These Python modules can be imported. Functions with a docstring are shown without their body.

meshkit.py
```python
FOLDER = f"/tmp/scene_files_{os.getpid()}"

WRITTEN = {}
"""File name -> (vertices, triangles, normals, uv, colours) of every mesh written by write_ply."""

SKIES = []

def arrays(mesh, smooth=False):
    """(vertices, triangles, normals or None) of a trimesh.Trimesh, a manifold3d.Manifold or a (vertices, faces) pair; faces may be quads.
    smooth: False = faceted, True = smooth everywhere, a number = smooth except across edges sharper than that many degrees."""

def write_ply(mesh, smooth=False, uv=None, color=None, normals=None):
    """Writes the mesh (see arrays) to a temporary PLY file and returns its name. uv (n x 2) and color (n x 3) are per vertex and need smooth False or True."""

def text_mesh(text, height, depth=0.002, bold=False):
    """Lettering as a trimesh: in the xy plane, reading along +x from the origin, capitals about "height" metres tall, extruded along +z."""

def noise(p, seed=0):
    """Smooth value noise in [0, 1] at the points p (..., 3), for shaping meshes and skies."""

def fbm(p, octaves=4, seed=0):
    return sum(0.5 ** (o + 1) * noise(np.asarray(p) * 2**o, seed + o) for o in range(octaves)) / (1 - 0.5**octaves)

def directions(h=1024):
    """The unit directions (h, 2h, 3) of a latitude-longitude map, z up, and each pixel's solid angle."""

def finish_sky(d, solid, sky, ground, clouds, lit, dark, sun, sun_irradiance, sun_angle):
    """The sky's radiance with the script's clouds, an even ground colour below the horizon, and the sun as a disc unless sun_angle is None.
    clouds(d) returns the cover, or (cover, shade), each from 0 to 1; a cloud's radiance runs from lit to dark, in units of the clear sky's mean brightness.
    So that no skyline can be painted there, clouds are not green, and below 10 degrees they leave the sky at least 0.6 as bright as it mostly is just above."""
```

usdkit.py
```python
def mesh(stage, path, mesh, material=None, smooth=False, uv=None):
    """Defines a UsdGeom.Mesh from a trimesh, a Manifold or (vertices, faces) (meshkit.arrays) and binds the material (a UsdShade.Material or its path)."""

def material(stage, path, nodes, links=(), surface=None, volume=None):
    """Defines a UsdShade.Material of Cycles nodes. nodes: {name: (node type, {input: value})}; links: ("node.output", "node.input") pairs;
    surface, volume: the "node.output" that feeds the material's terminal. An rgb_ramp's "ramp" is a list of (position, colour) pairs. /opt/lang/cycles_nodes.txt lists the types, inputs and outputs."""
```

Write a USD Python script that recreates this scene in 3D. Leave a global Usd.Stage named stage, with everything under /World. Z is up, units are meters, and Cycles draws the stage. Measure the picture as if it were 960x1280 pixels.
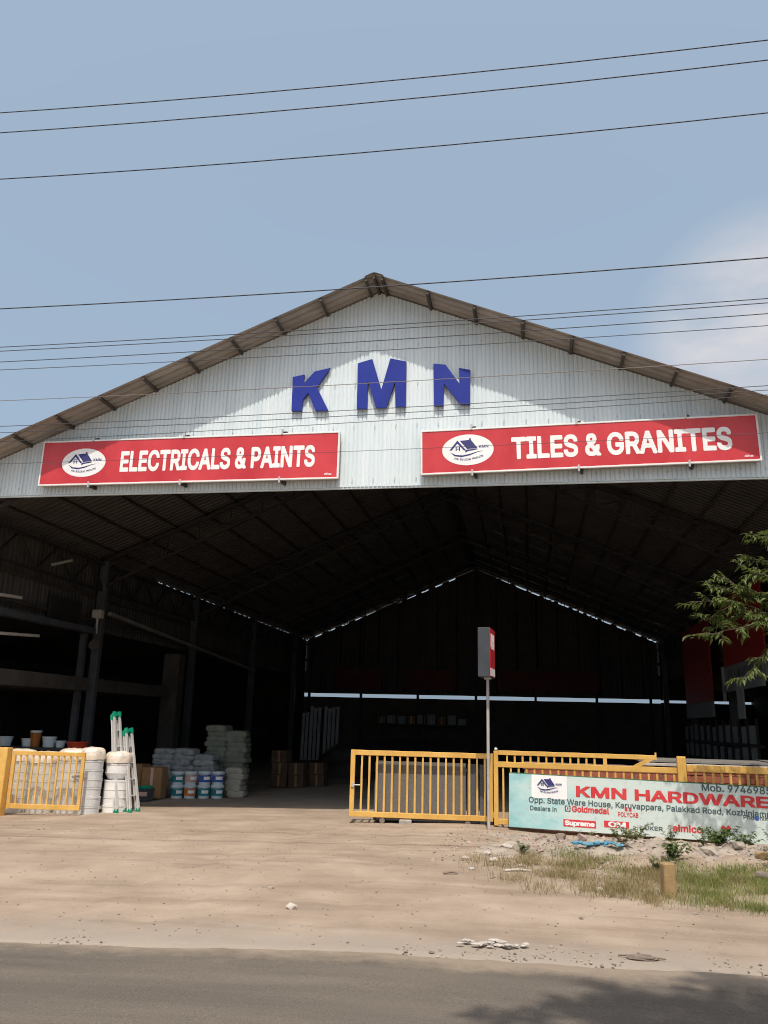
import math, random, re
import numpy as np
import trimesh
import usdkit, meshkit
from pxr import Gf, Sdf, Usd, UsdGeom, UsdLux, UsdShade

stage = Usd.Stage.CreateInMemory()
UsdGeom.SetStageUpAxis(stage, 'Z'); UsdGeom.SetStageMetersPerUnit(stage, 1.0)
UsdGeom.Xform.Define(stage, '/World'); UsdGeom.Scope.Define(stage, '/World/Looks')
R = random.Random(7); NR = np.random.default_rng(7)

# ------------------------------------------------------------------ camera
CAM = (2.615, -13.5, 1.6)
FW, RT, UP = (-0.17143, 0.95280, 0.25056), (0.98501, 0.17074, 0.02467), (0.01928, -0.25103, 0.96779)
cam = UsdGeom.Camera.Define(stage, '/World/camera')
cam.CreateHorizontalApertureAttr(36.0); cam.CreateFocalLengthAttr(38.255)
cam.CreateClippingRangeAttr(Gf.Vec2f(0.05, 5000))
cam.AddTransformOp().Set(Gf.Matrix4d(*RT, 0, *UP, 0, *[-c for c in FW], 0, *CAM, 1))
EXPOSURE = 0.27
cam.CreateExposureAttr(EXPOSURE)

# ------------------------------------------------------------------ sky and sun
SUN_EL, SUN_AZ = math.radians(63), math.radians(6)
SX, SY = math.sin(SUN_AZ), -math.cos(SUN_AZ)
sky_m = usdkit.material(stage, '/World/Looks/sky', {
    'sky': ('sky_texture', {'sky_type': 'single_scattering', 'sun_disc': False, 'sun_elevation': SUN_EL, 'sun_rotation': math.atan2(SX, SY),
                            'air_density': 1.0, 'aerosol_density': 9.0, 'ozone_density': 1.0, 'altitude': 100.0}),
    'tc': ('texture_coordinate', {}),
    'map': ('mapping', {'scale': (1.0, 1.0, 2.2)}),
    'n': ('noise_texture', {'scale': 3.6, 'detail': 7.0, 'roughness': 0.56}),
    'dot': ('vector_math', {'math_type': 'dot_product', 'vector2': (0.272, 0.873, 0.405)}),
    'near': ('map_range', {'range_type': 'smoothstep', 'from_min': 0.986, 'from_max': 0.9995, 'to_min': 0.0, 'to_max': 1.0, 'clamp': True}),
    'r': ('rgb_ramp', {'ramp': [(0.30, (0, 0, 0)), (0.56, (1, 1, 1))]}),
    'bw': ('rgb_to_bw', {}),
    'mul': ('math', {'math_type': 'multiply'}),
    'mul2': ('math', {'math_type': 'multiply', 'value2': 0.95}),
    'hz': ('mix_color', {'blend_type': 'mix', 'fac': 0.3, 'b': (8.6, 11.3, 14.0)}),
    'mix': ('mix_color', {'blend_type': 'mix', 'b': (7.2, 7.0, 7.2)}),
    'bg': ('background_shader', {'strength': 0.085}),
}, [('tc.generated', 'map.vector'), ('map.vector', 'n.vector'), ('n.fac', 'r.fac'), ('r.color', 'bw.color'), ('tc.generated', 'dot.vector1'),
    ('dot.value', 'near.value'), ('near.result', 'mul.value1'), ('bw.val', 'mul.value2'), ('mul.value', 'mul2.value1'),
    ('sky.color', 'hz.a'), ('hz.result', 'mix.a'), ('mul2.value', 'mix.fac'), ('mix.result', 'bg.color')], surface='bg.background')
dome = UsdLux.DomeLight.Define(stage, '/World/sky')
UsdShade.MaterialBindingAPI.Apply(dome.GetPrim()).Bind(sky_m)
dome.GetPrim().SetCustomDataByKey('kind', 'structure')
sun = UsdLux.DistantLight.Define(stage, '/World/sun')
sun.CreateIntensityAttr(0.80); sun.CreateAngleAttr(0.7); sun.CreateNormalizeAttr(True); sun.CreateColorAttr(Gf.Vec3f(1.0, 0.93, 0.82))
sun.AddRotateZOp().Set(math.degrees(SUN_AZ)); sun.AddRotateXOp().Set(90 - math.degrees(SUN_EL))

# ------------------------------------------------------------------ materials
def M(name, c1, c2=None, scale=3.0, rough=0.6, metal=0.0, bump=0.0, bscale=60.0, spec=0.4, stretch=(1, 1, 1), lo=0.35, hi=0.65, c3=None, detail=6.0, speck=None, coat=0.0):
    nodes = {'g': ('geometry', {}), 'p': ('principled_bsdf', {'roughness': rough, 'metallic': metal, 'specular_ior_level': spec, 'coat_weight': coat})}
    links = []
    if c2 is None:
        nodes['p'][1]['base_color'] = c1
    else:
        ramp = [(lo, c1), (hi, c2)] if c3 is None else [(lo, c1), ((lo + hi) / 2, c3), (hi, c2)]
        nodes.update(m=('mapping', {'scale': stretch}), n=('noise_texture', {'scale': scale, 'detail': detail, 'roughness': 0.6}), r=('rgb_ramp', {'ramp': ramp}))
        links += [('g.position', 'm.vector'), ('m.vector', 'n.vector'), ('n.fac', 'r.fac')]
        src = 'r.color'
        if speck:
            sc, col, cut, fac = speck
            nodes.update(sn=('noise_texture', {'scale': sc, 'detail': 3.0, 'roughness': 0.7}), sr=('rgb_ramp', {'ramp': [(cut, (0, 0, 0)), (cut + 0.06, (fac, fac, fac))]}),
                         sb=('rgb_to_bw', {}), sm=('mix_color', {'blend_type': 'mix', 'b': col}))
            links += [('g.position', 'sn.vector'), ('sn.fac', 'sr.fac'), ('sr.color', 'sb.color'), ('sb.val', 'sm.fac'), (src, 'sm.a')]
            src = 'sm.result'
        links.append((src, 'p.base_color'))
    if bump:
        nodes.update(bn=('noise_texture', {'scale': bscale, 'detail': 5.0, 'roughness': 0.65}), b=('bump', {'strength': 1.0, 'distance': bump}))
        links += [('g.position', 'bn.vector'), ('bn.fac', 'b.height'), ('b.normal', 'p.normal')]
    return usdkit.material(stage, '/World/Looks/' + name, nodes, links, surface='p.BSDF')

def leafy(name, c1, c2, c3, scale=9.0, tr=0.35):
    return usdkit.material(stage, '/World/Looks/' + name, {
        'g': ('geometry', {}), 'n': ('noise_texture', {'scale': scale, 'detail': 3.0}), 'add': ('math', {'math_type': 'multiply_add', 'value2': 0.55}),
        's': ('math', {'math_type': 'multiply', 'value2': 0.45}),
        'r': ('rgb_ramp', {'ramp': [(0.2, c1), (0.45, c2), (0.72, c3)]}),
        'p': ('principled_bsdf', {'roughness': 0.45, 'specular_ior_level': 0.4}), 't': ('translucent_bsdf', {}), 'mx': ('mix_closure', {'fac': tr})},
        [('g.position', 'n.vector'), ('g.random_per_island', 's.value1'), ('n.fac', 'add.value1'), ('s.value', 'add.value3'), ('add.value', 'r.fac'),
         ('r.color', 'p.base_color'), ('r.color', 't.color'), ('p.BSDF', 'mx.closure1'), ('t.BSDF', 'mx.closure2')], surface='mx.closure')

m = {}
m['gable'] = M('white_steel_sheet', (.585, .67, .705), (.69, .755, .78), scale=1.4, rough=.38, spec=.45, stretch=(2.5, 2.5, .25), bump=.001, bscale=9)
m['roof_edge'] = M('lit_eave_sheet', (.25, .225, .20), (.39, .355, .32), scale=1.6, rough=.6, lo=.3, hi=.7, bump=.002, bscale=25)  # lighter copy of the roof sheet, ground bounce light painted into the colour
m['roof'] = M('shaded_roof_sheet', (.052, .048, .046), (.090, .082, .077), scale=1.3, rough=.6, stretch=(1, 1, 1), lo=.3, hi=.7, bump=.002, bscale=25)  # same roof sheet with the shade of the interior painted in as darker colour
m['ridge'] = M('ridge_metal', (.25, .22, .19), (.33, .29, .25), scale=3)
m['steel'] = M('dark_painted_steel', (.026, .025, .025), (.042, .039, .038), scale=4, rough=.55)
m['purlin'] = M('brown_purlin_steel', (.045, .038, .032), (.070, .058, .048), scale=4, rough=.6)
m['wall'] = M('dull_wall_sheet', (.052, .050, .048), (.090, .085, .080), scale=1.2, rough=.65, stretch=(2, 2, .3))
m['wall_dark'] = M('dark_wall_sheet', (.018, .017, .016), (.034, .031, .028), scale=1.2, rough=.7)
m['col'] = M('grey_column_paint', (.06, .066, .075), (.095, .10, .11), scale=3, rough=.5)
m['masonry'] = M('grimy_plaster', (.075, .066, .056), (.12, .105, .09), scale=2.5, rough=.9, bump=.004)
m['gutter'] = M('pale_gutter', (.22, .21, .19), (.30, .285, .26), scale=2, rough=.5)
m['dirt'] = usdkit.material(stage, '/World/Looks/packed_sandy_dirt', {
    'g': ('geometry', {}), 'n': ('noise_texture', {'scale': 1.1, 'detail': 9.0, 'roughness': .62}), 'r': ('rgb_ramp', {'ramp': [(.34, (.276, .213, .163)), (.5, (.328, .255, .196)), (.66, (.382, .304, .239))]}),
    'm2': ('mapping', {'scale': (.22, 1.9, 1)}), 'n2': ('noise_texture', {'scale': 1.3, 'detail': 6.0, 'roughness': .6}), 'r2': ('rgb_ramp', {'ramp': [(.36, (.82, .80, .78)), (.5, (1, 1, 1)), (.68, (1.06, 1.05, 1.04))]}), 'x2': ('mix_color', {'blend_type': 'multiply', 'fac': .9, 'use_clamp': False}),
    'sn': ('noise_texture', {'scale': 42.0, 'detail': 4.0, 'roughness': .75}), 'sr': ('rgb_ramp', {'ramp': [(.30, (.72, .70, .67)), (.42, (1, 1, 1)), (.62, (1, 1, 1)), (.74, (1.18, 1.16, 1.12))]}), 'x3': ('mix_color', {'blend_type': 'multiply', 'fac': 1.0, 'use_clamp': False}),
    'xyz': ('separate_xyz', {}), 'mr': ('map_range', {'from_min': -6.1, 'from_max': -7.3, 'to_min': -.30, 'to_max': .42, 'clamp': True}), 'gn': ('noise_texture', {'scale': 2.6, 'detail': 8.0, 'roughness': .7}), 'ad': ('math', {'math_type': 'add'}),
    'gr': ('rgb_ramp', {'ramp': [(.42, (0, 0, 0)), (.85, (.75, .75, .75))]}), 'gb': ('rgb_to_bw', {}), 'gm': ('mix_color', {'b': (.30, .26, .22)}),
    'bn': ('noise_texture', {'scale': 30.0, 'detail': 6.0, 'roughness': .7}), 'b': ('bump', {'strength': 1.0, 'distance': .007}), 'p': ('principled_bsdf', {'roughness': .95, 'specular_ior_level': .12})},
    [('g.position', 'n.vector'), ('n.fac', 'r.fac'), ('g.position', 'm2.vector'), ('m2.vector', 'n2.vector'), ('n2.fac', 'r2.fac'), ('r.color', 'x2.a'), ('r2.color', 'x2.b'), ('g.position', 'sn.vector'), ('sn.fac', 'sr.fac'), ('x2.result', 'x3.a'), ('sr.color', 'x3.b'),
     ('g.position', 'xyz.vector'), ('xyz.y', 'mr.value'), ('g.position', 'gn.vector'), ('gn.fac', 'ad.value1'), ('mr.result', 'ad.value2'), ('ad.value', 'gr.fac'), ('gr.color', 'gb.color'), ('gb.val', 'gm.fac'), ('x3.result', 'gm.a'), ('gm.result', 'p.base_color'),
     ('g.position', 'bn.vector'), ('bn.fac', 'b.height'), ('b.normal', 'p.normal')], surface='p.BSDF')
m['bank'] = M('grey_rubble_bed', (.24, .205, .17), (.42, .37, .32), scale=4.5, rough=.95, bump=.02, bscale=22, lo=.3, hi=.7, c3=(.33, .275, .225))
m['concrete_floor'] = M('dusty_concrete', (.21, .178, .145), (.30, .255, .21), scale=.8, rough=.9, bump=.002)
m['asphalt'] = usdkit.material(stage, '/World/Looks/dusty_asphalt', {
    'g': ('geometry', {}), 'm': ('mapping', {'scale': (.30, 2.4, 1)}), 'n': ('noise_texture', {'scale': 1.0, 'detail': 8.0, 'roughness': .6}),
    'r': ('rgb_ramp', {'ramp': [(.3, (.088, .076, .064)), (.5, (.118, .101, .085)), (.7, (.152, .129, .108))]}),
    'sn': ('noise_texture', {'scale': 95.0, 'detail': 3.0, 'roughness': .75}), 'sr': ('rgb_ramp', {'ramp': [(.3, (.62, .62, .62)), (.5, (1, 1, 1)), (.72, (1.55, 1.5, 1.45))]}), 'sm': ('mix_color', {'blend_type': 'multiply', 'fac': 1.0, 'use_clamp': False}),
    'xyz': ('separate_xyz', {}), 'mr': ('map_range', {'from_min': -7.95, 'from_max': -7.36, 'to_min': -.40, 'to_max': .42, 'clamp': True}),
    'dn': ('noise_texture', {'scale': 3.2, 'detail': 8.0, 'roughness': .68}), 'ad': ('math', {'math_type': 'add'}), 'dr': ('rgb_ramp', {'ramp': [(.42, (.06, .06, .06)), (.82, (.85, .85, .85))]}), 'bw': ('rgb_to_bw', {}),
    'dm': ('mix_color', {'b': (.31, .245, .185)}), 'p': ('principled_bsdf', {'roughness': .92, 'specular_ior_level': .2}),
    'b': ('bump', {'strength': 1.0, 'distance': .006})},
    [('g.position', 'm.vector'), ('m.vector', 'n.vector'), ('n.fac', 'r.fac'), ('g.position', 'sn.vector'), ('sn.fac', 'sr.fac'), ('r.color', 'sm.a'), ('sr.color', 'sm.b'),
     ('g.position', 'xyz.vector'), ('xyz.y', 'mr.value'), ('g.position', 'dn.vector'), ('dn.fac', 'ad.value1'), ('mr.result', 'ad.value2'), ('ad.value', 'dr.fac'), ('dr.color', 'bw.color'), ('bw.val', 'dm.fac'),
     ('sm.result', 'dm.a'), ('dm.result', 'p.base_color'), ('sn.fac', 'b.height'), ('b.normal', 'p.normal')], surface='p.BSDF')
m['red'] = M('red_sign_vinyl', (.46, .024, .032), (.60, .05, .06), scale=1.1, stretch=(1, 1, .5), rough=.32, spec=.5)
m['white'] = M('white_vinyl', (.78, .78, .78), (.84, .84, .84), scale=2, rough=.4)
m['frame'] = M('white_frame', (.70, .70, .69), (.80, .80, .79), scale=5, rough=.3, spec=.6)
m['signback'] = M('grey_sign_back', (.26, .22, .20), (.34, .29, .26), scale=3, rough=.6)
m['blue'] = M('blue_letter_acrylic', (.012, .026, .245), (.017, .034, .285), scale=2, rough=.5, spec=.25)
m['blue_side'] = M('blue_letter_return', (.020, .030, .17), (.026, .038, .20), scale=2, rough=.4)
m['navy'] = M('navy_vinyl', (.035, .035, .16))
m['clamp'] = M('galvanised_clamp', (.42, .42, .42), (.56, .55, .54), scale=20, rough=.4, metal=.3)
m['yellow'] = M('yellow_gate_paint', (.57, .32, .07), (.70, .425, .115), scale=3, rough=.5, spec=.4, speck=(24, (.30, .17, .06), .63, .7))
m['granite'] = M('speckled_granite', (.085, .078, .075), (.15, .138, .13), scale=55, rough=.35, lo=.3, hi=.62, speck=(90, (.32, .29, .27), .62, .8))
m['granite_blue'] = M('dark_granite', (.045, .048, .055), (.095, .10, .11), scale=60, rough=.3, lo=.3, hi=.62)
m['block'] = M('grey_concrete_block', (.30, .27, .235), (.42, .375, .325), scale=9, rough=.95, bump=.004)
m['pole'] = M('galvanised_pole', (.36, .35, .34), (.46, .45, .43), scale=6, rough=.5, metal=.2)
m['boxgrey'] = M('grey_sign_casing', (.036, .042, .05), (.048, .054, .064), scale=3, rough=.5)
m['banner'] = usdkit.material(stage, '/World/Looks/faded_banner_print', {
    'g': ('geometry', {}), 'sx': ('separate_xyz', {}), 'mr': ('map_range', {'from_min': 2.2, 'from_max': 4.1, 'to_min': 0.0, 'to_max': 0.62, 'clamp': True}),
    'm': ('mapping', {'scale': (1.2, 1, 2.4)}), 'n': ('noise_texture', {'scale': 2.2, 'detail': 5.0, 'roughness': .55}),
    'ad': ('math', {'math_type': 'multiply_add', 'value2': 1.1}),
    'r': ('rgb_ramp', {'ramp': [(.45, (.25, .50, .53)), (.75, (.42, .62, .62)), (1.05, (.60, .66, .62))]}),
    'dn': ('noise_texture', {'scale': 14.0, 'detail': 6.0}), 'dr': ('rgb_ramp', {'ramp': [(.55, (0, 0, 0)), (.75, (.5, .5, .5))]}), 'db': ('rgb_to_bw', {}),
    'dm': ('mix_color', {'b': (.42, .40, .34)}), 'p': ('principled_bsdf', {'roughness': .5})},
    [('g.position', 'sx.vector'), ('sx.x', 'mr.value'), ('g.position', 'm.vector'), ('m.vector', 'n.vector'), ('n.fac', 'ad.value1'), ('mr.result', 'ad.value3'),
     ('ad.value', 'r.fac'), ('g.position', 'dn.vector'), ('dn.fac', 'dr.fac'), ('dr.color', 'db.color'), ('db.val', 'dm.fac'), ('r.color', 'dm.a'), ('dm.result', 'p.base_color')], surface='p.BSDF')
m['banner_red'] = M('banner_red_print', (.55, .03, .035), (.62, .06, .06), scale=6)
m['banner_dark'] = M('banner_dark_print', (.05, .09, .10), (.09, .13, .13), scale=6)
m['green_edge'] = M('green_board_edge', (.03, .14, .06), (.05, .18, .08), scale=6)
m['alu'] = M('aluminium', (.62, .61, .60), (.72, .70, .68), scale=6, rough=.35, metal=.35)
m['greencap'] = M('green_plastic', (.0, .22, .12), (.01, .28, .16), scale=6, rough=.4)
m['tub'] = M('white_tub_plastic', (.74, .73, .71), (.82, .80, .77), scale=5, rough=.35, spec=.5)
m['tub_grey'] = M('pale_grey_tub_plastic', (.52, .53, .54), (.64, .64, .63), scale=5, rough=.35, spec=.5)
m['film'] = M('cream_plastic_film', (.66, .55, .44), (.80, .72, .62), scale=6, rough=.22, spec=.6, bump=.02, bscale=9)
m['film_clear'] = usdkit.material(stage, '/World/Looks/clear_wrap_film', {
    'g': ('geometry', {}), 'n': ('noise_texture', {'scale': 13.0, 'detail': 3.0}), 'b': ('bump', {'strength': 1.0, 'distance': .03}),
    't': ('transparent_bsdf', {'color': (.93, .93, .92)}), 'gl': ('glossy_bsdf', {'roughness': .18, 'color': (.9, .88, .85)}), 'd': ('diffuse_bsdf', {'color': (.7, .66, .6)}),
    'x': ('mix_closure', {'fac': .14}), 'y': ('mix_closure', {'fac': .14})},
    [('g.position', 'n.vector'), ('n.fac', 'b.height'), ('b.normal', 'gl.normal'), ('t.BSDF', 'x.closure1'), ('d.BSDF', 'x.closure2'), ('x.closure', 'y.closure1'), ('gl.BSDF', 'y.closure2')], surface='y.closure')
m['inkgrey'] = M('grey_print', (.16, .16, .17))
m['carton'] = M('brown_cardboard', (.23, .125, .055), (.31, .18, .085), scale=4, rough=.85)
m['carton_dark'] = M('dark_cardboard', (.06, .038, .024), (.10, .062, .038), scale=4, rough=.9)
m['sack_green'] = M('greenish_woven_sack', (.12, .135, .105), (.19, .205, .16), scale=7, rough=.7, bump=.01, bscale=16)
m['sack_grey'] = M('silver_grey_sack', (.16, .18, .185), (.30, .315, .32), scale=9, rough=.45, bump=.012, bscale=14)
m['sack_cream'] = M('cream_sack', (.26, .245, .205), (.34, .32, .27), scale=9, rough=.6, bump=.01, bscale=14)
m['dark_tarp'] = M('dark_tarpaulin', (.02, .018, .018), (.04, .035, .033), scale=4, rough=.6, bump=.02, bscale=6)
m['pail'] = M('white_pail_plastic', (.50, .58, .62), (.58, .65, .69), scale=5, rough=.4)
m['teal'] = M('teal_label', (.01, .16, .20), (.02, .22, .26), scale=9)
m['orange'] = M('orange_label', (.50, .15, .02), (.58, .20, .04), scale=9)
m['bluel'] = M('blue_label', (.03, .08, .32), (.05, .11, .40), scale=9)
m['pinkl'] = M('pink_label', (.50, .32, .28), (.55, .38, .33), scale=9)
m['amber'] = M('amber_plastic', (.28, .09, .015), (.34, .12, .02), scale=9, rough=.4)
m['redp'] = M('red_plastic', (.5, .05, .02), (.56, .07, .03), scale=9, rough=.4)
m['darkred'] = M('dull_red_board', (.36, .018, .018), (.42, .028, .026), scale=2, rough=.5)
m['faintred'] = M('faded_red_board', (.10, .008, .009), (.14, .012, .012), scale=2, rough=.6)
m['greyboard'] = M('grey_board', (.25, .27, .28), (.33, .345, .35), scale=3, rough=.6)
m['paleboard'] = M('pale_board', (.36, .38, .38), (.46, .47, .46), scale=3, rough=.6)
m['pvc'] = M('pale_pvc_pipe', (.60, .62, .64), (.70, .71, .72), scale=4, rough=.35)
m['tilepanel'] = M('grey_tile', (.24, .25, .25), (.36, .365, .35), scale=7, rough=.25)
m['lamp'] = M('white_lamp_casing', (.42, .40, .36), (.50, .47, .43), scale=4, rough=.4)
m['brick'] = M('red_clay_brick', (.27, .075, .045), (.38, .125, .075), scale=9, rough=.9, bump=.004)
m['coping'] = M('pale_coping', (.42, .38, .33), (.56, .51, .45), scale=5, rough=.85, bump=.003)
m['slabtop'] = M('grey_cement_sheet', (.15, .14, .13), (.23, .215, .20), scale=4, rough=.85, bump=.003)
m['stone'] = M('grey_rubble', (.27, .235, .195), (.42, .36, .30), scale=7, rough=.95, bump=.01, bscale=30)
m['stone_pink'] = M('pinkish_rubble', (.34, .24, .20), (.46, .35, .30), scale=7, rough=.95, bump=.01, bscale=30)
m['stone_dark'] = M('dark_rubble', (.14, .11, .09), (.24, .19, .15), scale=7, rough=.95, bump=.01, bscale=30)
m['marker'] = M('yellow_ochre_stone', (.26, .17, .075), (.35, .24, .12), scale=6, rough=.9, bump=.008, bscale=30)
m['litter'] = M('white_paper_litter', (.36, .31, .27), (.50, .45, .40), scale=14, rough=.8)
m['bluerag'] = M('blue_plastic_rag', (.07, .25, .37), (.14, .36, .48), scale=12, rough=.4, bump=.02, bscale=20)
m['wire'] = M('dark_cable', (.05, .05, .06))
m['wire_pale'] = M('pale_cable', (.20, .17, .15))
m['bark'] = M('grey_brown_bark', (.085, .066, .048), (.15, .12, .09), scale=9, rough=.95, bump=.02, bscale=22)
m['leaf'] = leafy('tree_leaf', (.085, .135, .03), (.22, .245, .075), (.52, .42, .26), tr=.45)
m['leaf_dark'] = leafy('shade_tree_leaf', (.03, .06, .018), (.055, .095, .028), (.09, .13, .04))
m['drygrass'] = leafy('dry_grass_blade', (.27, .22, .10), (.42, .345, .19), (.56, .47, .31), scale=4, tr=.45)
m['greengrass'] = leafy('green_grass_blade', (.19, .22, .06), (.31, .315, .11), (.48, .42, .22), scale=4, tr=.45)
m['weed'] = leafy('weed_leaf', (.07, .12, .03), (.13, .185, .055), (.22, .25, .09), tr=.4)
m['weed_pale'] = leafy('dusty_weed_leaf', (.13, .15, .055), (.22, .23, .10), (.34, .31, .17), tr=.3)

# ------------------------------------------------------------------ scene helpers
used = {}
def numbered(parent, name):
    k = used[(parent, name)] = used.get((parent, name), -1) + 1
    return f'{parent}/{name}' if k == 0 else f'{parent}/{name}_{k:03d}'
def tag(prim, label=None, cat=None, group=None, kind=None):
    for k, v in (('label', label), ('category', cat), ('group', group), ('kind', kind)):
        if v: prim.SetCustomDataByKey(k, v)
class T:
    "a thing: an Xform at its base; parts are given in world coordinates unless local"
    def __init__(s, name, label, cat, loc=(0, 0, 0), rz=0.0, group=None, local=True, kind=None):
        s.path = numbered('/World', name); s.loc = np.array(loc, float); s.rz = rz; s.local = local
        x = UsdGeom.Xform.Define(stage, s.path)
        x.AddTranslateOp().Set(Gf.Vec3d(*map(float, loc))); x.AddRotateZOp().Set(math.degrees(rz))
        s.prim = x.GetPrim(); tag(s.prim, label, cat, group, kind); s.pre = None
    def part(s, name, mesh, mat, parent=None, smooth=False, label=None, stuff=False):
        p = numbered(parent or s.path, name)
        mesh = mesh.copy() if isinstance(mesh, trimesh.Trimesh) else trimesh.Trimesh(*mesh, process=False)
        if s.pre is not None: mesh.apply_transform(s.pre)
        if not s.local: mesh.apply_translation(-s.loc)
        g = usdkit.mesh(stage, p, mesh, mat if not isinstance(mat, str) else m[mat], smooth=smooth)
        g.CreateDoubleSidedAttr(True)
        if label: g.GetPrim().SetCustomDataByKey('label', label)
        if stuff: g.GetPrim().SetCustomDataByKey('kind', 'stuff')
        return p
def single(name, mesh, mat, label=None, cat=None, group=None, kind=None, smooth=False):
    p = numbered('/World', name)
    g = usdkit.mesh(stage, p, mesh, m[mat], smooth=smooth); g.CreateDoubleSidedAttr(True)
    tag(g.GetPrim(), label, cat, group, kind); return p
def copy(src, loc, rz=0.0, label=None, group=None, scale=None):
    base = re.sub(r'_\d{3}$', '', src.path.split('/')[-1])
    x = UsdGeom.Xform.Define(stage, numbered('/World', base)); p = x.GetPrim()
    p.GetReferences().AddInternalReference(src.path); p.SetInstanceable(True)
    x.ClearXformOpOrder()
    x.AddTranslateOp().Set(Gf.Vec3d(*map(float, loc))); x.AddRotateZOp().Set(math.degrees(rz))
    if scale: x.AddScaleOp().Set(Gf.Vec3f(*scale))
    tag(p, label, None, group); return p

# ------------------------------------------------------------------ mesh helpers
cat_ = trimesh.util.concatenate
def box(x0, x1, y0, y1, z0, z1, c=0.0):
    if c <= 0:
        b = trimesh.creation.box([x1 - x0, y1 - y0, z1 - z0])
    else:
        a, bb, d = (x1 - x0) / 2, (y1 - y0) / 2, (z1 - z0) / 2; c = min(c, a * .9, bb * .9, d * .9); P = []
        for i in (-1, 1):
            for j in (-1, 1):
                for k in (-1, 1):
                    P += [(i * (a - c), j * (bb - c), k * d), (i * (a - c), j * bb, k * (d - c)), (i * a, j * (bb - c), k * (d - c))]
        b = trimesh.Trimesh(P).convex_hull
    b.apply_translation([(x0 + x1) / 2, (y0 + y1) / 2, (z0 + z1) / 2]); return b
def bar(p, q, w, h=None, up=(0, 0, 1)):
    p, q = np.array(p, float), np.array(q, float); h = h or w
    d = q - p; L = np.linalg.norm(d); d /= L
    u = np.array(up, float)
    if abs(d @ u) > .97: u = np.array([1., 0, 0])
    s = np.cross(d, u); s /= np.linalg.norm(s); t = np.cross(s, d)
    b = trimesh.creation.box([w, L, h]); Mx = np.eye(4); Mx[:3, 0] = s; Mx[:3, 1] = d; Mx[:3, 2] = t; Mx[:3, 3] = (p + q) / 2
    b.apply_transform(Mx); return b
def tube(pts, r, n=8, caps=True):
    pts = np.asarray(pts, float); r = np.broadcast_to(r, len(pts)); V = []
    tang = np.gradient(pts, axis=0); tang /= np.linalg.norm(tang, axis=1, keepdims=True) + 1e-12
    ref = np.array([0, 0, 1.]) if abs(tang.mean(0)[2]) < .8 else np.array([1., 0, 0])
    for p, t, rr in zip(pts, tang, r):
        s = np.cross(t, ref); s /= np.linalg.norm(s); u = np.cross(s, t)
        a = np.arange(n) / n * 2 * np.pi
        V.append(p + rr * (np.cos(a)[:, None] * s + np.sin(a)[:, None] * u))
    V = np.vstack(V); F = []
    for i in range(len(pts) - 1):
        for j in range(n):
            a, b = i * n + j, i * n + (j + 1) % n
            F += [(a, b, b + n), (a, b + n, a + n)]
    if caps:
        k = len(V); V = np.vstack([V, pts[0], pts[-1]])
        for j in range(n):
            F += [(k, (j + 1) % n, j), (k + 1, k - n + j, k - n + (j + 1) % n)]
    return trimesh.Trimesh(V, F, process=False)
def strip(A, B):
    "quads between two polylines of the same length"
    A, B = np.asarray(A, float), np.asarray(B, float); n = len(A)
    F = []
    for i in range(n - 1): F += [(i, i + 1, n + i + 1), (i, n + i + 1, n + i)]
    return trimesh.Trimesh(np.vstack([A, B]), F, process=False)
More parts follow.
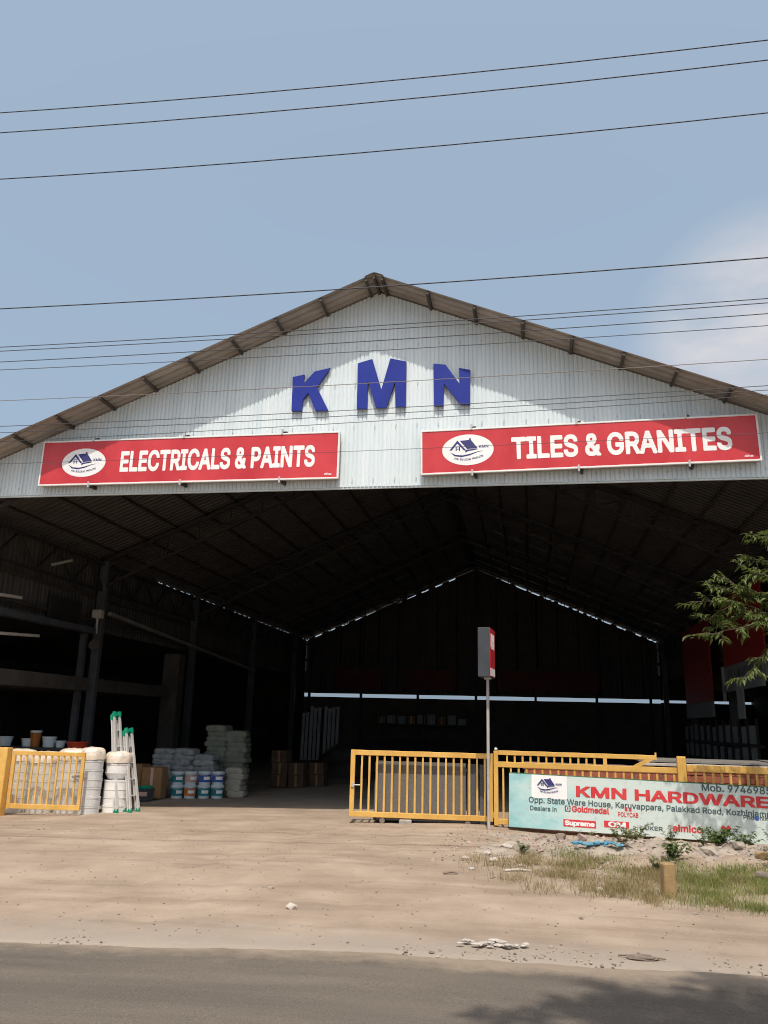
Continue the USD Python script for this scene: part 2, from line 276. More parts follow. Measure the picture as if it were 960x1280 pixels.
def lathe(prof, n=24, cx=0, cy=0):
    P = np.array(prof, float); a = np.arange(n) / n * 2 * np.pi
    V = np.concatenate([np.stack([cx + r * np.cos(a), cy + r * np.sin(a), np.full(n, z)], 1) for r, z in P])
    F = []
    for i in range(len(P) - 1):
        for j in range(n):
            q, w = i * n + j, i * n + (j + 1) % n
            F += [(q, w, w + n), (q, w + n, q + n)]
    return trimesh.Trimesh(V, F, process=False)
def prism(poly, y0, y1):
    "polygon in x,z extruded from y0 to y1"
    from shapely.geometry import Polygon
    e = trimesh.creation.extrude_polygon(Polygon(poly), y1 - y0, engine='earcut')
    e.vertices = np.stack([e.vertices[:, 0], y1 - e.vertices[:, 2], e.vertices[:, 1]], 1); return e
def text(s, x0, x1, z0, z1, y, bold=False, depth=.003):
    "lettering in the xz plane facing -y, front face at y - depth; z0..z1 is the height of the capitals"
    t = meshkit.text_mesh(s, z1 - z0, depth, bold); v = t.vertices; a, b = v[:, 0].min(), v[:, 0].max()
    X = x0 + (v[:, 0] - a) * (x1 - x0) / (b - a)
    t.vertices = np.stack([X, y - v[:, 2], z0 + v[:, 1]], 1); return t
def lumpy(r, seed, sub=2, amp=.35):
    s = trimesh.creation.icosphere(sub, 1.0); n = meshkit.fbm(s.vertices * 1.7 + seed * 3.1, 3, seed)
    s.vertices = s.vertices * (1 - amp + 2 * amp * n[:, None]) * np.asarray(r); return s
def pillow(a, b, c, seed=0):
    s = trimesh.creation.icosphere(2, 1.0); v = s.vertices
    v = np.sign(v) * np.abs(v) ** .38; v = v / np.max(np.abs(v), axis=0)
    pinch = 1 - .35 * np.clip(np.abs(v[:, 0]), 0, 1) ** 4
    v[:, 2] *= pinch; v *= 1 + .06 * (meshkit.fbm(v * 2 + seed * 5, 2, seed)[:, None] - .5)
    s.vertices = v * [a / 2, b / 2, c / 2]; return s
def corr(n, pitch, amp, kind='sine', per=6):
    "rib profile over n ribs: (u, offset)"
    if kind == 'sine':
        u = np.linspace(0, n * pitch, n * per + 1); return u, amp * np.sin(u / pitch * 2 * np.pi)
    if kind == 'groove':
        k = np.array([0, .06, .14, .24, .32, .44, .70]); o = np.array([0, 0, 1, 1, 0, -.28, -.28]) * amp
        return np.concatenate([(i + k) * pitch for i in range(n)] + [[n * pitch]]), np.concatenate([o] * n + [[0]])
    k = np.array([0, .30, .38, .62, .70]); o = np.array([0, 0, 1, 1, 0]) * amp
    u = np.concatenate([(i + k) * pitch for i in range(n)] + [[n * pitch]]); return u, np.concatenate([o] * n + [[0]])

# ------------------------------------------------------------------ ground and road
def gz(x):
    x = np.asarray(x, float)
    return np.clip(.03 * (x + 1) - .02, -.32, .055)
def road_edge(x):
    x = np.asarray(x, float)
    return -7.46 + .05 * np.clip(x + 1.3, -8, 8)
def bank(x, y):
    "low rubble bank in front of the fence at the right"
    bx = np.clip((x - 1.7) / 1.6, 0, 1); bx = bx * bx * (3 - 2 * bx)
    by = np.clip((y + 3.3) / .9, 0, 1) * np.clip((-.15 - y) / .5, 0, 1)
    return .10 * bx * by * np.clip((-1.0 - y) / .8, 0, 1) - .05 * bx * np.clip((y + 1.2) / .9, 0, 1) * np.clip((.9 - y) / .3, 0, 1)
def ground_z(x, y):
    x, y = np.asarray(x, float), np.asarray(y, float)
    z = gz(x) + bank(x, y)
    p = np.stack([x * .9, y * .9, np.zeros_like(x)], -1)
    z = z + .022 * (meshkit.fbm(p, 3, 3) - .5) + .010 * (meshkit.fbm(p * 5, 3, 5) - .5) * np.clip((y + 9) / 2, .2, 1)
    for x0, cv in ((-2.9, .045), (-1.4, .045), (-.5, -.02), (.95, -.02)):      # tyre ruts turning in from the road
        c = x0 + cv * (y + 7.4) ** 2 * .35; z = z - .013 * np.exp(-((x - c) / .11) ** 2) * np.clip((y + 7.3) / .8, 0, 1) * np.clip((2 - y) / 2, 0, 1) + .006 * np.exp(-((x - c - .22) / .08) ** 2) * (y > -7.2) * (y < 1)
    rough = np.clip((x - 1.8) / 1, 0, 1) * np.clip((y + 3.6) / .4, 0, 1) * np.clip((-.3 - y) / .3, 0, 1)
    z = z + rough * .14 * (meshkit.fbm(p * 4, 4, 9) - .5)
    d = road_edge(x) + .05 - y                         # under the road and beyond it
    return np.where(d > 0, gz(x) - .05 * np.clip(d / .12, 0, 1), z) - .07 * np.clip((y - 3.0) / .15, 0, 1) * (y < 27.9) * (np.abs(x) < 12.9)
def axis(*seg):
    out = []
    for a, b, n in seg: out += list(np.linspace(a, b, n, endpoint=False))
    return np.array(out + [seg[-1][1]])
gx = axis((-900, -100, 8), (-100, -14, 18), (-14, 12, 300), (12, 100, 18), (100, 900, 8)); gy = axis((-900, -60, 8), (-60, -16, 14), (-16, -9, 40), (-9, 4, 170), (4, 30, 26), (30, 100, 12), (100, 900, 8))
X, Y = np.meshgrid(gx, gy, indexing='ij'); Z = ground_z(X, Y)
def grid_mesh(X, Y, Z):
    a, b = X.shape; i = np.arange(a * b).reshape(a, b)
    F = np.stack([i[:-1, :-1], i[1:, :-1], i[1:, 1:], i[:-1, 1:]], -1).reshape(-1, 4)
    F = np.vstack([F[:, [0, 1, 2]], F[:, [0, 2, 3]]])
    return trimesh.Trimesh(np.stack([X, Y, Z], -1).reshape(-1, 3), F, process=False)
single('ground', grid_mesh(X, Y, Z), 'dirt', 'sandy packed dirt forecourt between the road and the shed', kind='structure', smooth=True)
rx = axis((-900, -30, 10), (-30, -6, 40), (-6, 8, 280), (8, 30, 40), (30, 900, 10))
rag = .10 * (meshkit.fbm(np.stack([rx * 1.3, rx * 0, rx * 0], 1), 4, 21) - .5) + .05 * (meshkit.fbm(np.stack([rx * 9, rx * 0, rx * 0], 1), 3, 22) - .5)
E0 = road_edge(rx) + rag
rows = [E0, E0 - .06, E0 - .3, np.full_like(rx, -8.6), np.full_like(rx, -11), np.full_like(rx, -14.6), np.full_like(rx, -14.8)]
hs = [-.03, .008, .016, .03, .05, .01, -.05]
RX = np.stack([rx] * len(rows), 1); RY = np.stack(rows, 1); RZ = np.stack([gz(rx) + h for h in hs], 1)
single('road', grid_mesh(RX, RY, RZ)if False else trimesh.Trimesh(grid_mesh(RX, RY, RZ).vertices, grid_mesh(RX, RY, RZ).faces[:, ::-1], process=False), 'asphalt', 'dusty grey asphalt road along the bottom of the view', kind='structure', smooth=True)
fx = axis((-12.8, 12.8, 52)); fy = axis((2.95, 27.95, 50)); FX, FY = np.meshgrid(fx, fy, indexing='ij')
single('floor', grid_mesh(FX, FY, gz(FX) - .012 + .01 * (meshkit.fbm(np.stack([FX, FY, FX * 0], -1), 2, 2) - .5)), 'concrete_floor', 'dusty brown concrete floor inside the shed', kind='structure', smooth=True)

# ------------------------------------------------------------------ the shed
HR, SL, W, L = 9.405, .4145, 8.75, 28.2            # ridge height, roof slope, half width, length
OV = .62
def roof_z(x): return HR - SL * abs(x)
shed = T('warehouse', 'big open-fronted metal shed with white ribbed gable', 'warehouse', (0, 0, 0))
# gable sheets
pitch, ribs = .0762, 13
wd = pitch * ribs
x = -W - .05; k = 0
while x < W:
    u, o = corr(ribs, pitch, .013, 'groove')
    xs = np.clip(x + u, -W - .05, W + .05); ys = o - .0035 * (k % 2) + R.uniform(-.001, .001)
    lo = np.full_like(xs, 5.615 + R.uniform(-.004, .004)); hi = np.array([roof_z(a) - .012 for a in xs])
    shed.part('gable_sheet', strip(np.stack([xs, ys, lo], 1), np.stack([xs, ys, hi], 1)), 'gable')
    x += wd; k += 1
shed.part('bottom_trim', box(-W - .06, W + .06, .012, .05, 5.585, 5.64), 'gable')
# screws on the cladding
sc = []
for zz in (5.75, 6.75, 7.55, 8.3):
    for xx in np.arange(-8.4, 8.5, .381):
        if roof_z(xx) - .25 > zz: sc.append(trimesh.creation.cylinder(.011, .012, sections=6).apply_transform(trimesh.transformations.rotation_matrix(math.pi / 2, [1, 0, 0])).apply_translation([xx, -.015, zz + R.uniform(-.01, .01)]))
shed.part('screw', cat_(sc), 'clamp', stuff=True)
# roof sheets, ribs run down the slope
for s in (-1, 1):
    y = -OV
    for k in range(29):
        u, o = corr(5, .2, .035, 'trap'); ys = y + u * 1.01
        up = np.stack([np.full_like(ys, s * .01), ys, HR + .02 + o + .003 * (k % 2)], 1)
        ex = s * (W + .14)
        dn = np.stack([np.full_like(ys, ex), ys, HR + .02 - SL * (W + .14) + o + .003 * (k % 2)], 1)
        f = strip(up, dn) if s < 0 else strip(dn, up)
        shed.part('roof_sheet', f, 'roof_edge' if k == 0 else 'roof')  # overhang row takes the painted-lit colour, rows inside the painted-shade one
        y += 1.0
rc = [(-.17, HR - .17 * SL + .060), (-.04, HR + .045), (0, HR + .055), (.04, HR + .045), (.17, HR - .17 * SL + .060)]
shed.part('ridge_cap', strip([(a, -OV + .01, b) for a, b in rc], [(a, L + .2, b) for a, b in rc]), 'ridge')
# purlins
for s in (-1, 1):
    for i in range(11):
        xx = s * (.16 + i * .823); z1 = roof_z(xx) + .012
        a = math.atan(SL) * s
        b = trimesh.creation.box([.05, L + OV - .02, .05]); b.apply_translation([0, (L - OV) / 2 + .01, -.03])
        b.apply_transform(trimesh.transformations.rotation_matrix(a, [0, 1, 0])); b.apply_translation([xx, 0, z1])
        shed.part('purlin', b, 'purlin')
shed.part('ridge_purlin', box(-.02, .02, -OV + .03, L, HR - .06, HR + .0), 'purlin')
# trusses on columns
FR = [.32, 6.6, 12.9, 19.1, 25.3]
for fy_ in FR:
    zt = lambda x: roof_z(x) - .17
    zb = lambda x: roof_z(x) - .17 - .30 - .42 * (abs(x) / W)
    tp = shed.part('truss', cat_([bar((0, fy_, zt(0)), (-W + .1, fy_, zt(W - .1)), .07, .09), bar((0, fy_, zt(0)), (W - .1, fy_, zt(W - .1)), .07, .09)]), 'steel')
    for s in (-1, 1):
        shed.part('bottom_chord', bar((0, fy_, zb(0)), (s * (W - .1), fy_, zb(W - .1)), .065, .075), 'steel', parent=tp)
        n = 10
        for i in range(n):
            x0, x1 = s * (W - .15) * i / n, s * (W - .15) * (i + 1) / n
            shed.part('strut', bar((x0, fy_, zb(x0)), (x1, fy_, zt(x1)), .04), 'steel', parent=tp)
            shed.part('strut', bar((x1, fy_, zb(x1)), (x1, fy_, zt(x1)), .035), 'steel', parent=tp)
for s in (-1, 1):
    for fy_ in FR:
        xx = s * 8.6
        shed.part('column', box(xx - .11, xx + .11, fy_ - .09, fy_ + .09, -.35, roof_z(xx) - .2, .01), 'col')
    for i in range(len(FR) - 1):
        a, b = FR[i], FR[i + 1]
        g = [bar((s * 8.6, a, 4.85), (s * 8.6, b, 4.85), .06), bar((s * 8.6, a, 5.55), (s * 8.6, b, 5.55), .06)]
        for j in range(8):
            p, q = a + (b - a) * j / 8, a + (b - a) * (j + 1) / 8
            z0, z1 = (4.85, 5.55) if j % 2 == 0 else (5.55, 4.85)
            g.append(bar((s * 8.6, p, z0), (s * 8.6, q, z1), .04))
        shed.part('eave_girder', cat_(g), 'steel')
# side walls: sheets above, open aisles below
for s in (-1, 1):
    for k in range(28):
        u, o = corr(6, 1 / 6, .025, 'trap')
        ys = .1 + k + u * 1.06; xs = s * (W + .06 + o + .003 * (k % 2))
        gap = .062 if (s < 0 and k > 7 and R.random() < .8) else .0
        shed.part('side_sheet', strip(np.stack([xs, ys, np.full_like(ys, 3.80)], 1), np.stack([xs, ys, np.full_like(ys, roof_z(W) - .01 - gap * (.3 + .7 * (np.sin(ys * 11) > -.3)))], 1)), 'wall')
    for zz in (4.0, 4.62):
        shed.part('side_rail', box(s * 8.72 - .03, s * 8.72 + .03, .1, L, zz, zz + .08), 'purlin')
    # aisle: outer wall, lean-to roof
    for k in range(14):
        u, o = corr(12, 1 / 6, .025, 'trap'); ys = .1 + 2 * k + u * 1.03
        xs = s * (12.85 + o)
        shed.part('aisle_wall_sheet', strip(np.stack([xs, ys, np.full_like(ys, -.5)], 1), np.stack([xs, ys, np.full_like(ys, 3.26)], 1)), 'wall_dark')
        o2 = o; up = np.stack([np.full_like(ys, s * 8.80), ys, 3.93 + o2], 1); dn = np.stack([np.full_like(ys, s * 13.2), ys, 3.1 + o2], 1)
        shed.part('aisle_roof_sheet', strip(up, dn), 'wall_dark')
# rear wall: ribbed sheets with a daylight slot above the low back wall
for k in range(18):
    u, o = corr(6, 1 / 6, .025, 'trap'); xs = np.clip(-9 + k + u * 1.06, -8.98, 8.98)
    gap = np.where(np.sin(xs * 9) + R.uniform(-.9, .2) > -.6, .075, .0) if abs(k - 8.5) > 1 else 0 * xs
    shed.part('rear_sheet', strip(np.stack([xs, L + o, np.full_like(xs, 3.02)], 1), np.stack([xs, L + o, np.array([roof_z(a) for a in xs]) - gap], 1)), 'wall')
for zz in (3.05, 4.1, 5.1, 6.1, 7.2):
    hw = min(8.7, (HR - zz) / SL - .2); shed.part('rear_rail', box(-hw, hw, L - .10, L - .03, zz, zz + .08), 'purlin')
for xx in (-8.5, -5.8, -2.9, 0, 2.9, 5.8, 8.3):
    shed.part('rear_post', box(xx - .06, xx + .06, L - .22, L - .11, -.3, roof_z(xx) - .12), 'steel')
shed.part('rear_low_wall', box(-9, 9, L - .02, L + .10, -.5, 2.84), 'masonry')
for s in (-1, 1):
    shed.part('aisle_end_wall', box(min(s * 8.75, s * 12.95), max(s * 8.75, s * 12.95), L - .30, L - .22, -.5, 4.1 if s < 0 else 2.86), 'wall_dark')
shed.part('aisle_end_wall', box(8.75, 12.95, L - .30, L - .22, 2.98, 4.1), 'wall_dark')
# front ends of the aisles
for s in (-1, 1):
    shed.part('aisle_front_wall', box(min(s * 9.6, s * 12.95), max(s * 9.6, s * 12.95), .02, .10, -.5, 4.1), 'wall')
# left gutter, mezzanine edge and pillar
shed.part('gutter', cat_([bar((-8.45, 6.8, 4.26), (-8.45, 19.0, 3.55), .10, .09)]), 'gutter', label='long pale gutter sloping along the left side')
shed.part('mezzanine_edge', box(-8.7, -8.45, 1.2, 6.2, 3.66, 3.80), 'col')
shed.part('mezzanine_floor', box(-12.7, -8.62, 2.0, 11.2, 2.22, 2.55), 'masonry')
shed.part('pillar', box(-8.95, -8.42, 11.5, 11.95, -.35, 3.6, .01), 'masonry', label='plastered pillar under the gutter')
for yy in (6.2,):
    shed.part('lattice_post', box(-8.84, -8.70, yy - .07, yy + .07, -.35, 3.66), 'col')

# ------------------------------------------------------------------ lettering on the gable
LET = {
 'K': [(-1.563, 7.071), (-1.572, 7.737), (-1.353, 7.775), (-1.367, 7.595), (-1.158, 7.827), (-0.871, 7.881), (-1.108, 7.516), (-0.87, 7.044), (-1.11, 7.055), (-1.263, 7.41), (-1.362, 7.276), (-1.371, 7.062)],
 'M': [(-0.346, 7.061), (-0.356, 7.944), (-0.089, 8.015), (0.092, 7.409), (0.245, 8.009), (0.539, 7.931), (0.544, 7.058), (0.357, 7.066), (0.339, 7.545), (0.184, 7.054), (0.007, 7.062), (-0.161, 7.603), (-0.155, 7.053)],
 'N': [(1.048, 7.055), (1.029, 7.863), (1.249, 7.831), (1.498, 7.451), (1.49, 7.754), (1.689, 7.707), (1.684, 7.054), (1.52, 7.061), (1.222, 7.465), (1.217, 7.047)]}
for c, poly in LET.items():
    t = T('gable_letter', f'large blue raised letter {c} on the white gable', 'letter', (float(np.mean([p[0] for p in poly])), -.02, 7.05), local=False, group='blue letters on the gable')
    t.part('letter_face', prism(poly, -.078, -.066), 'blue')
    t.part('letter_return', prism(poly, -.065, -.022), 'blue_side')
    cx, cz = np.mean(poly, 0)
    t.part('stud', cat_([tube([(px_, -.022, pz_), (px_, .02, pz_)], .012, 6) for px_, pz_ in ((poly[0][0] + .08, 7.2), (poly[-1][0] - .05, 7.2), (poly[1][0] + .09, 7.62))]), 'clamp')

def logo(t, cx, cz, s, y, house='navy', parent=None, oval=True, words=True):
    "house logo about s metres wide, flat print at depth y"
    if oval:
        a = np.arange(48) / 48 * 2 * np.pi
        parent = t.part('logo_oval', prism(np.stack([cx + .5 * s * np.cos(a), cz + .315 * s * np.sin(a)], 1), y - .002, y), 'white')
        y -= .002
    q = lambda pts: [(cx + s * a, cz + s * b) for a, b in pts]
    sh = [[(-.36, .00), (-.20, .20), (-.03, -.01), (-.075, -.01), (-.20, .135), (-.31, .00)],           # gable chevron
          [(-.15, .19), (.06, .205), (.19, .03), (-.01, .015)],                                          # roof slope
          [(.03, .20), (.03, .235), (.065, .235), (.065, .20)],                                          # chimney
          [(-.235, -.015), (-.235, .06), (-.215, .06), (-.215, -.015)], [(-.17, -.015), (-.17, .06), (-.15, .06), (-.15, -.015)],
          [(-.235, .062), (-.235, .078), (-.15, .078), (-.15, .062)], [(-.214, .015), (-.214, .028), (-.171, .028), (-.171, .015)],
          [(-.05, -.06), (-.045, .0), (.18, .02), (.19, .0), (0, -.03)],
          [(-.34, -.04), (-.24, -.095), (-.10, -.11), (.04, -.085), (.20, -.04), (.30, -.03), (.19, -.055), (.04, -.115), (-.12, -.145), (-.26, -.12)]]
    t.part('logo_house', cat_([prism(q(p), y - .002, y) for p in sh]), house, parent=parent)
    t.part('logo_name', text('KMN', cx + .22 * s, cx + .40 * s, cz + .03 * s, cz + .085 * s, y, 1, .002), house, parent=parent)
    if words:
        ws = 'FOR BUILDING PRODUCTS'; P = []
        xs_ = np.linspace(-.27, .27, len(ws)); 
        for ch, xx in zip(ws, xs_):
            if ch == ' ': continue
            g = meshkit.text_mesh(ch, .036 * s, .002, 1); v = g.vertices
            ang = .95 * xx; base = -.215 + .40 * (xx - .0) ** 2 + .10 * (xx > 0) * xx
            g.vertices = np.stack([cx + s * xx + v[:, 0] * math.cos(ang) - v[:, 1] * math.sin(ang), y - v[:, 2], cz + s * base + v[:, 0] * math.sin(ang) + v[:, 1] * math.cos(ang)], 1)
            P.append(g)
        t.part('logo_words', cat_(P), house, parent=parent)

def signboard(x0, x1, z0, z1, label, words, tx, ov, tilt, clamps):
    cx, cz = (x0 + x1) / 2, (z0 + z1) / 2
    t = T('signboard', label, 'signboard', (cx, 0, cz), local=False, group='red signboards on the gable')
    A = trimesh.transformations.rotation_matrix(-tilt, [0, 1, 0], [cx, 0, cz]); t.pre = A
    t.part('casing', box(x0 + .012, x1 - .012, -.168, -.05, z0 + .012, z1 - .012), 'signback')
    f = .03
    for b_ in (box(x0, x1, -.185, -.14, z1 - f, z1, .004), box(x0, x1, -.185, -.14, z0, z0 + f, .004), box(x0, x0 + f, -.184, -.141, z0 + f, z1 - f), box(x1 - f, x1, -.184, -.141, z0 + f, z1 - f)): t.part('frame', b_, 'frame')
    pn = t.part('panel', box(x0 + f, x1 - f, -.175, -.169, z0 + f, z1 - f), 'red')
    t.part('lettering', text(words, *tx, -.175, 2, .003), 'white', parent=pn)
    t.part('maker_mark', text('dha', x1 - .26, x1 - .13, z0 + .075, z0 + .11, -.175, 1), 'white', parent=pn)
    t.pre = A
    logo(t, ov[0], ov[1], ov[2], -.175, parent=pn)
    for cxx in clamps:
        for zz, s in ((z1, 1), (z0, -1)):
            c = t.part('clamp', box(cxx - .016, cxx + .016, -.196, -.155, zz - (.03 if s > 0 else .05), zz + (.075 if s > 0 else .06), .003), 'clamp')
            t.part('bracket', cat_([box(cxx + .03, cxx + .075, -.13, .0, zz + s * .02 - .03, zz + s * .02 + .03), tube([(cxx, -.16, zz + s * .03), (cxx + .05, -.05, zz + s * .03)], .018, 6)]), 'steel')
    return t
signboard(-6.375, -.61, 5.73, 6.61, 'red signboard reading ELECTRICALS & PAINTS on the left of the gable', 'ELECTRICALS & PAINTS', (-4.76, -1.05, 5.985, 6.345), (-5.50, 6.165, .88), -.002, (-5.35, -3.55, -1.68))
signboard(.835, 6.365, 5.79, 6.60, 'red signboard reading TILES & GRANITES on the right of the gable', 'TILES & GRANITES', (2.39, 5.94, 6.02, 6.375), (1.65, 6.21, .88), .016, (1.72, 3.49, 5.25))

# ------------------------------------------------------------------ gates and fence
def gate_frame(t, L_, H, nb, b0, sp, bw=.032, fw=.075, top=.085, bot=.085, z0=.0):
    t.part('stile', box(0, fw, -.025, .025, z0, H, .004), 'yellow'); t.part('stile', box(L_ - fw, L_, -.025, .025, z0, H, .004), 'yellow')
    t.part('rail', box(fw, L_ - fw, -.024, .024, H - top, H - .002, .004), 'yellow'); t.part('rail', box(fw, L_ - fw, -.024, .024, z0 + .002, z0 + bot, .004), 'yellow')
    for i in range(nb):
        xx = b0 + sp * i
        t.part('bar', box(xx - bw / 2, xx + bw / 2, -.012, .012, z0 + bot - .003, H - top + .003), 'yellow')
ang1 = math.atan2(.15, 2.4)
g1 = T('sliding_gate', 'yellow barred gate with its left edge free, in front of grey granite slabs', 'gate', (-.36, .50, .10), ang1)
gate_frame(g1, 2.36, 1.06, 17, .19, .1275)
g1.part('latch', cat_([tube([(.06, -.03, .50), (.17, -.03, .50)], .012, 8), box(.02, .075, -.045, -.025, .47, .53)]), 'clamp')
for xx in (.55, 1.95):
    g1.part('roller', trimesh.creation.cylinder(.045, .03, sections=16).apply_transform(trimesh.transformations.rotation_matrix(math.pi / 2, [1, 0, 0])).apply_translation([xx, 0, -.045]), 'stone_dark')
t = T('concrete_block', 'grey concrete block wedged under the middle of the barred gate', 'block', (.58, .50, .0), ang1)
t.part('block_body', box(-.10, .10, -.06, .10, -.02, .085, .01), 'block')
ang2 = -.05
g2 = T('sliding_gate', 'yellow barred gate behind the sky-blue banner with a slanted end brace', 'gate', (2.02, .46, .09), ang2)
# frame with doubled top rails
g2.part('stile', box(0, .07, -.03, .03, -.02, 1.12, .004), 'yellow'); g2.part('stile', box(2.86, 2.92, -.03, .03, -.02, .93, .004), 'yellow')
g2.part('rail', box(.07, 2.52, -.024, .024, 1.06, 1.13, .004), 'yellow'); g2.part('rail', box(.07, 2.86, -.024, .024, .87, .955, .004), 'yellow')
g2.part('rail', box(.07, 2.86, -.024, .024, .0, .08, .004), 'yellow')
g2.part('brace', bar((2.20, 0, .945), (2.49, 0, 1.10), .045, .06), 'yellow')
for xx in (1.78, 2.2): pass
g2.part('upright', box(1.72, 1.78, -.024, .024, .955, 1.06), 'yellow')
for i in range(12): g2.part('short_bar', box(.20 + i * .125, .23 + i * .125, -.012, .012, .95, 1.065), 'yellow')
for i in range(22): g2.part('bar', box(.135 + i * .125, .165 + i * .125, -.012, .012, .075, .875), 'yellow')
g2.part('end_cap', trimesh.creation.icosphere(2, .03).apply_translation([.035, 0, 1.145]), 'clamp')
g2.part('end_cap', box(2.505, 2.53, -.02, .02, 1.06, 1.17), 'yellow')
fp = T('gate_post', 'square yellow post rising above the banner towards the right edge', 'post', (4.905, .295, .05), ang2)
fp.part('post_shaft', box(-.065, .065, -.065, .065, -.1, 1.16, .008), 'yellow'); fp.part('post_cap', box(-.06, .06, -.06, .06, 1.155, 1.17), 'yellow')
f3 = T('fence', 'yellow barred fence running off behind the banner to the right', 'fence', (4.98, .29, .05), -.04)
f3.part('rail', box(0, 2.6, -.024, .024, .945, 1.045, .004), 'yellow'); f3.part('rail', box(0, 2.6, -.024, .024, .06, .13, .004), 'yellow')
for i in range(20): f3.part('bar', box(.11 + i * .125, .145 + i * .125, -.012, .012, .12, .955), 'yellow')
# left gates
g4 = T('sliding_gate', 'yellow barred gate at the left in front of the stacked white tubs', 'gate', (-6.83, .86, -.16), .12)
gate_frame(g4, 1.37, 1.10, 10, .155, .118, bw=.03, fw=.06, top=.075, bot=.085, z0=.09)
g4.part('latch', cat_([box(1.22, 1.31, -.05, -.03, .66, .70), tube([(1.18, -.05, .68), (1.30, -.05, .62)], .014, 8)]), 'stone_dark')
p4 = T('gate_post', 'stout yellow post at the far left beside the white tubs', 'post', (-6.93, .78, -.18), 0)
p4.part('post_shaft', box(-.085, .085, -.085, .085, -.1, 1.17, .008), 'yellow'); p4.part('post_cap', box(-.08, .08, -.08, .08, 1.165, 1.18), 'yellow')
g5 = T('fence', 'yellow barred fence cut off by the left edge', 'fence', (-8.5, .80, -.2), 0)
g5.part('rail', box(0, 1.48, -.024, .024, 1.12, 1.20, .004), 'yellow'); g5.part('rail', box(0, 1.48, -.024, .024, .93, 1.0, .004), 'yellow'); g5.part('rail', box(0, 1.48, -.024, .024, .10, .18, .004), 'yellow')
for i in range(12): g5.part('bar', box(.08 + i * .118, .112 + i * .118, -.012, .012, .175, .935), 'yellow')

# granite slabs behind the first gate
def slab(x0, x1, y, h, lean, mat, label):
    t = T('granite_slab', label, 'stone slab', ((x0 + x1) / 2, y, .06), ang1, group=None)
    b = box(-(x1 - x0) / 2, (x1 - x0) / 2, -.012, .012, 0, h, .002)
    b.apply_transform(trimesh.transformations.rotation_matrix(-lean, [1, 0, 0])); t.part('slab', b, mat)
slab(.08, 1.55, .635, .93, .10, 'granite', 'wide speckled grey granite slab leaning behind the barred gate')
slab(1.57, 1.76, .665, .92, .10, 'granite_blue', 'narrow dark bluish granite slab next to the wide speckled one')
slab(1.78, 1.99, .65, .92, .10, 'granite_blue', 'dark granite slab nearest the sign pole')
slab(.02, 1.30, .70, .91, .12, 'granite', 'rearmost granite slab mostly hidden behind the speckled one')
sr = T('slab_rack', 'dark steel rack holding the granite slabs upright', 'rack', (1.0, 1.10, .05), ang1)
sr.part('foot', box(-1.0, 1.0, -.45, .1, 0, .05), 'steel'); sr.part('back_rail', box(-1.0, 1.0, .0, .05, .78, .83), 'steel')
for xx in (-.95, .9): sr.part('upright', box(xx, xx + .05, .0, .05, .05, .9), 'steel')

# low brick wall with coping behind the fence
bw = T('brick_wall', 'low red brick wall with pale coping behind the yellow fence', 'wall', (2.5, 1.0, .05), -.04)
bw.part('wall_core', box(0, 6.2, .015, .20, -.2, .98), 'stone_dark')
for r_ in range(9):
    for i in range(14 if r_ % 2 else 15):
        x0 = i * .44 + (.22 if r_ % 2 else 0) - .2
        bw.part('brick', box(max(x0, -.02), min(x0 + .425, 6.22), R.uniform(-.006, .006), .05, r_ * .109, r_ * .109 + .098), 'brick')
bw.part('coping', box(1.9, 6.3, -.05, .25, .99, 1.035, .006), 'coping')
for i, (a, b) in enumerate(((1.85, 3.9), (3.93, 6.3))):
    t = T('cement_sheet', ['grey cement sheet lying on the brick wall just right of the slanted brace', 'grey cement sheet on the brick wall at the right edge of the view'][i], 'sheet', (2.5 + a, 1.0 - .04 * a, 1.10), -.04)
    t.part('sheet', box(0, b - a, .02, 1.5, 0, .03 + .015 * i), 'slabtop')
    t.part('prop', box(.2, .26, 1.38, 1.44, -1.15, -.002), 'steel'); t.part('prop', box(b - a - .3, b - a - .24, 1.38, 1.44, -1.15, -.002), 'steel')

# ------------------------------------------------------------------ banner
bn = T('banner', 'sky-blue printed hardware shop banner with red title in front of the fence', 'banner', (2.255, .20, .085), -.053)
bn.pre = trimesh.transformations.rotation_matrix(.017, [0, 1, 0])
BL = 5.1
for b_ in [box(0, BL, .0, .03, .79, .812), box(0, BL, .0, .03, .0, .02), box(0, .02, .0, .03, .02, .79), box(BL - .02, BL, .0, .03, .02, .79), box(BL / 2, BL / 2 + .03, .0, .03, .02, .79)]: bn.part('frame', b_, 'green_edge')
# the sheet, slightly wavy
us = np.linspace(0.004, BL - .004, 90); vs = np.linspace(.004, .80, 18); U, V = np.meshgrid(us, vs, indexing='ij')
wav = lambda U, V: -.012 + .007 * (meshkit.fbm(np.stack([U * 1.6, V * 2.2, U * 0], -1), 3, 4) - .5)
sheet = grid_mesh(U, V, 0 * U); sv = sheet.vertices
sheet.vertices = np.stack([sv[:, 0], wav(sv[:, 0], sv[:, 1]), sv[:, 1]], 1)
pn = bn.part('printed_sheet', sheet, 'banner', smooth=True)
PY = -.0155
def onb(mesh, shift=0):
    v = mesh.vertices; mesh.vertices = np.stack([v[:, 0], v[:, 1] - PY + wav(v[:, 0], v[:, 2]) - .0025 - shift, v[:, 2]], 1); return mesh
def bt(name, s, u0, u1, z0, z1, mat, bold=1): bn.part(name, onb(text(s, u0, u1, z0, z1, PY, bold, .0015)), mat, parent=pn)
def bb(u0, u1, z0, z1, mat, name): bn.part(name, onb(trimesh.util.concatenate([prism([(a, z0), (b, z0), (b, z1), (a, z1)], PY - .0008, PY) for a, b in zip(np.linspace(u0, u1, 6)[:-1], np.linspace(u0, u1, 6)[1:])])), mat, parent=pn)
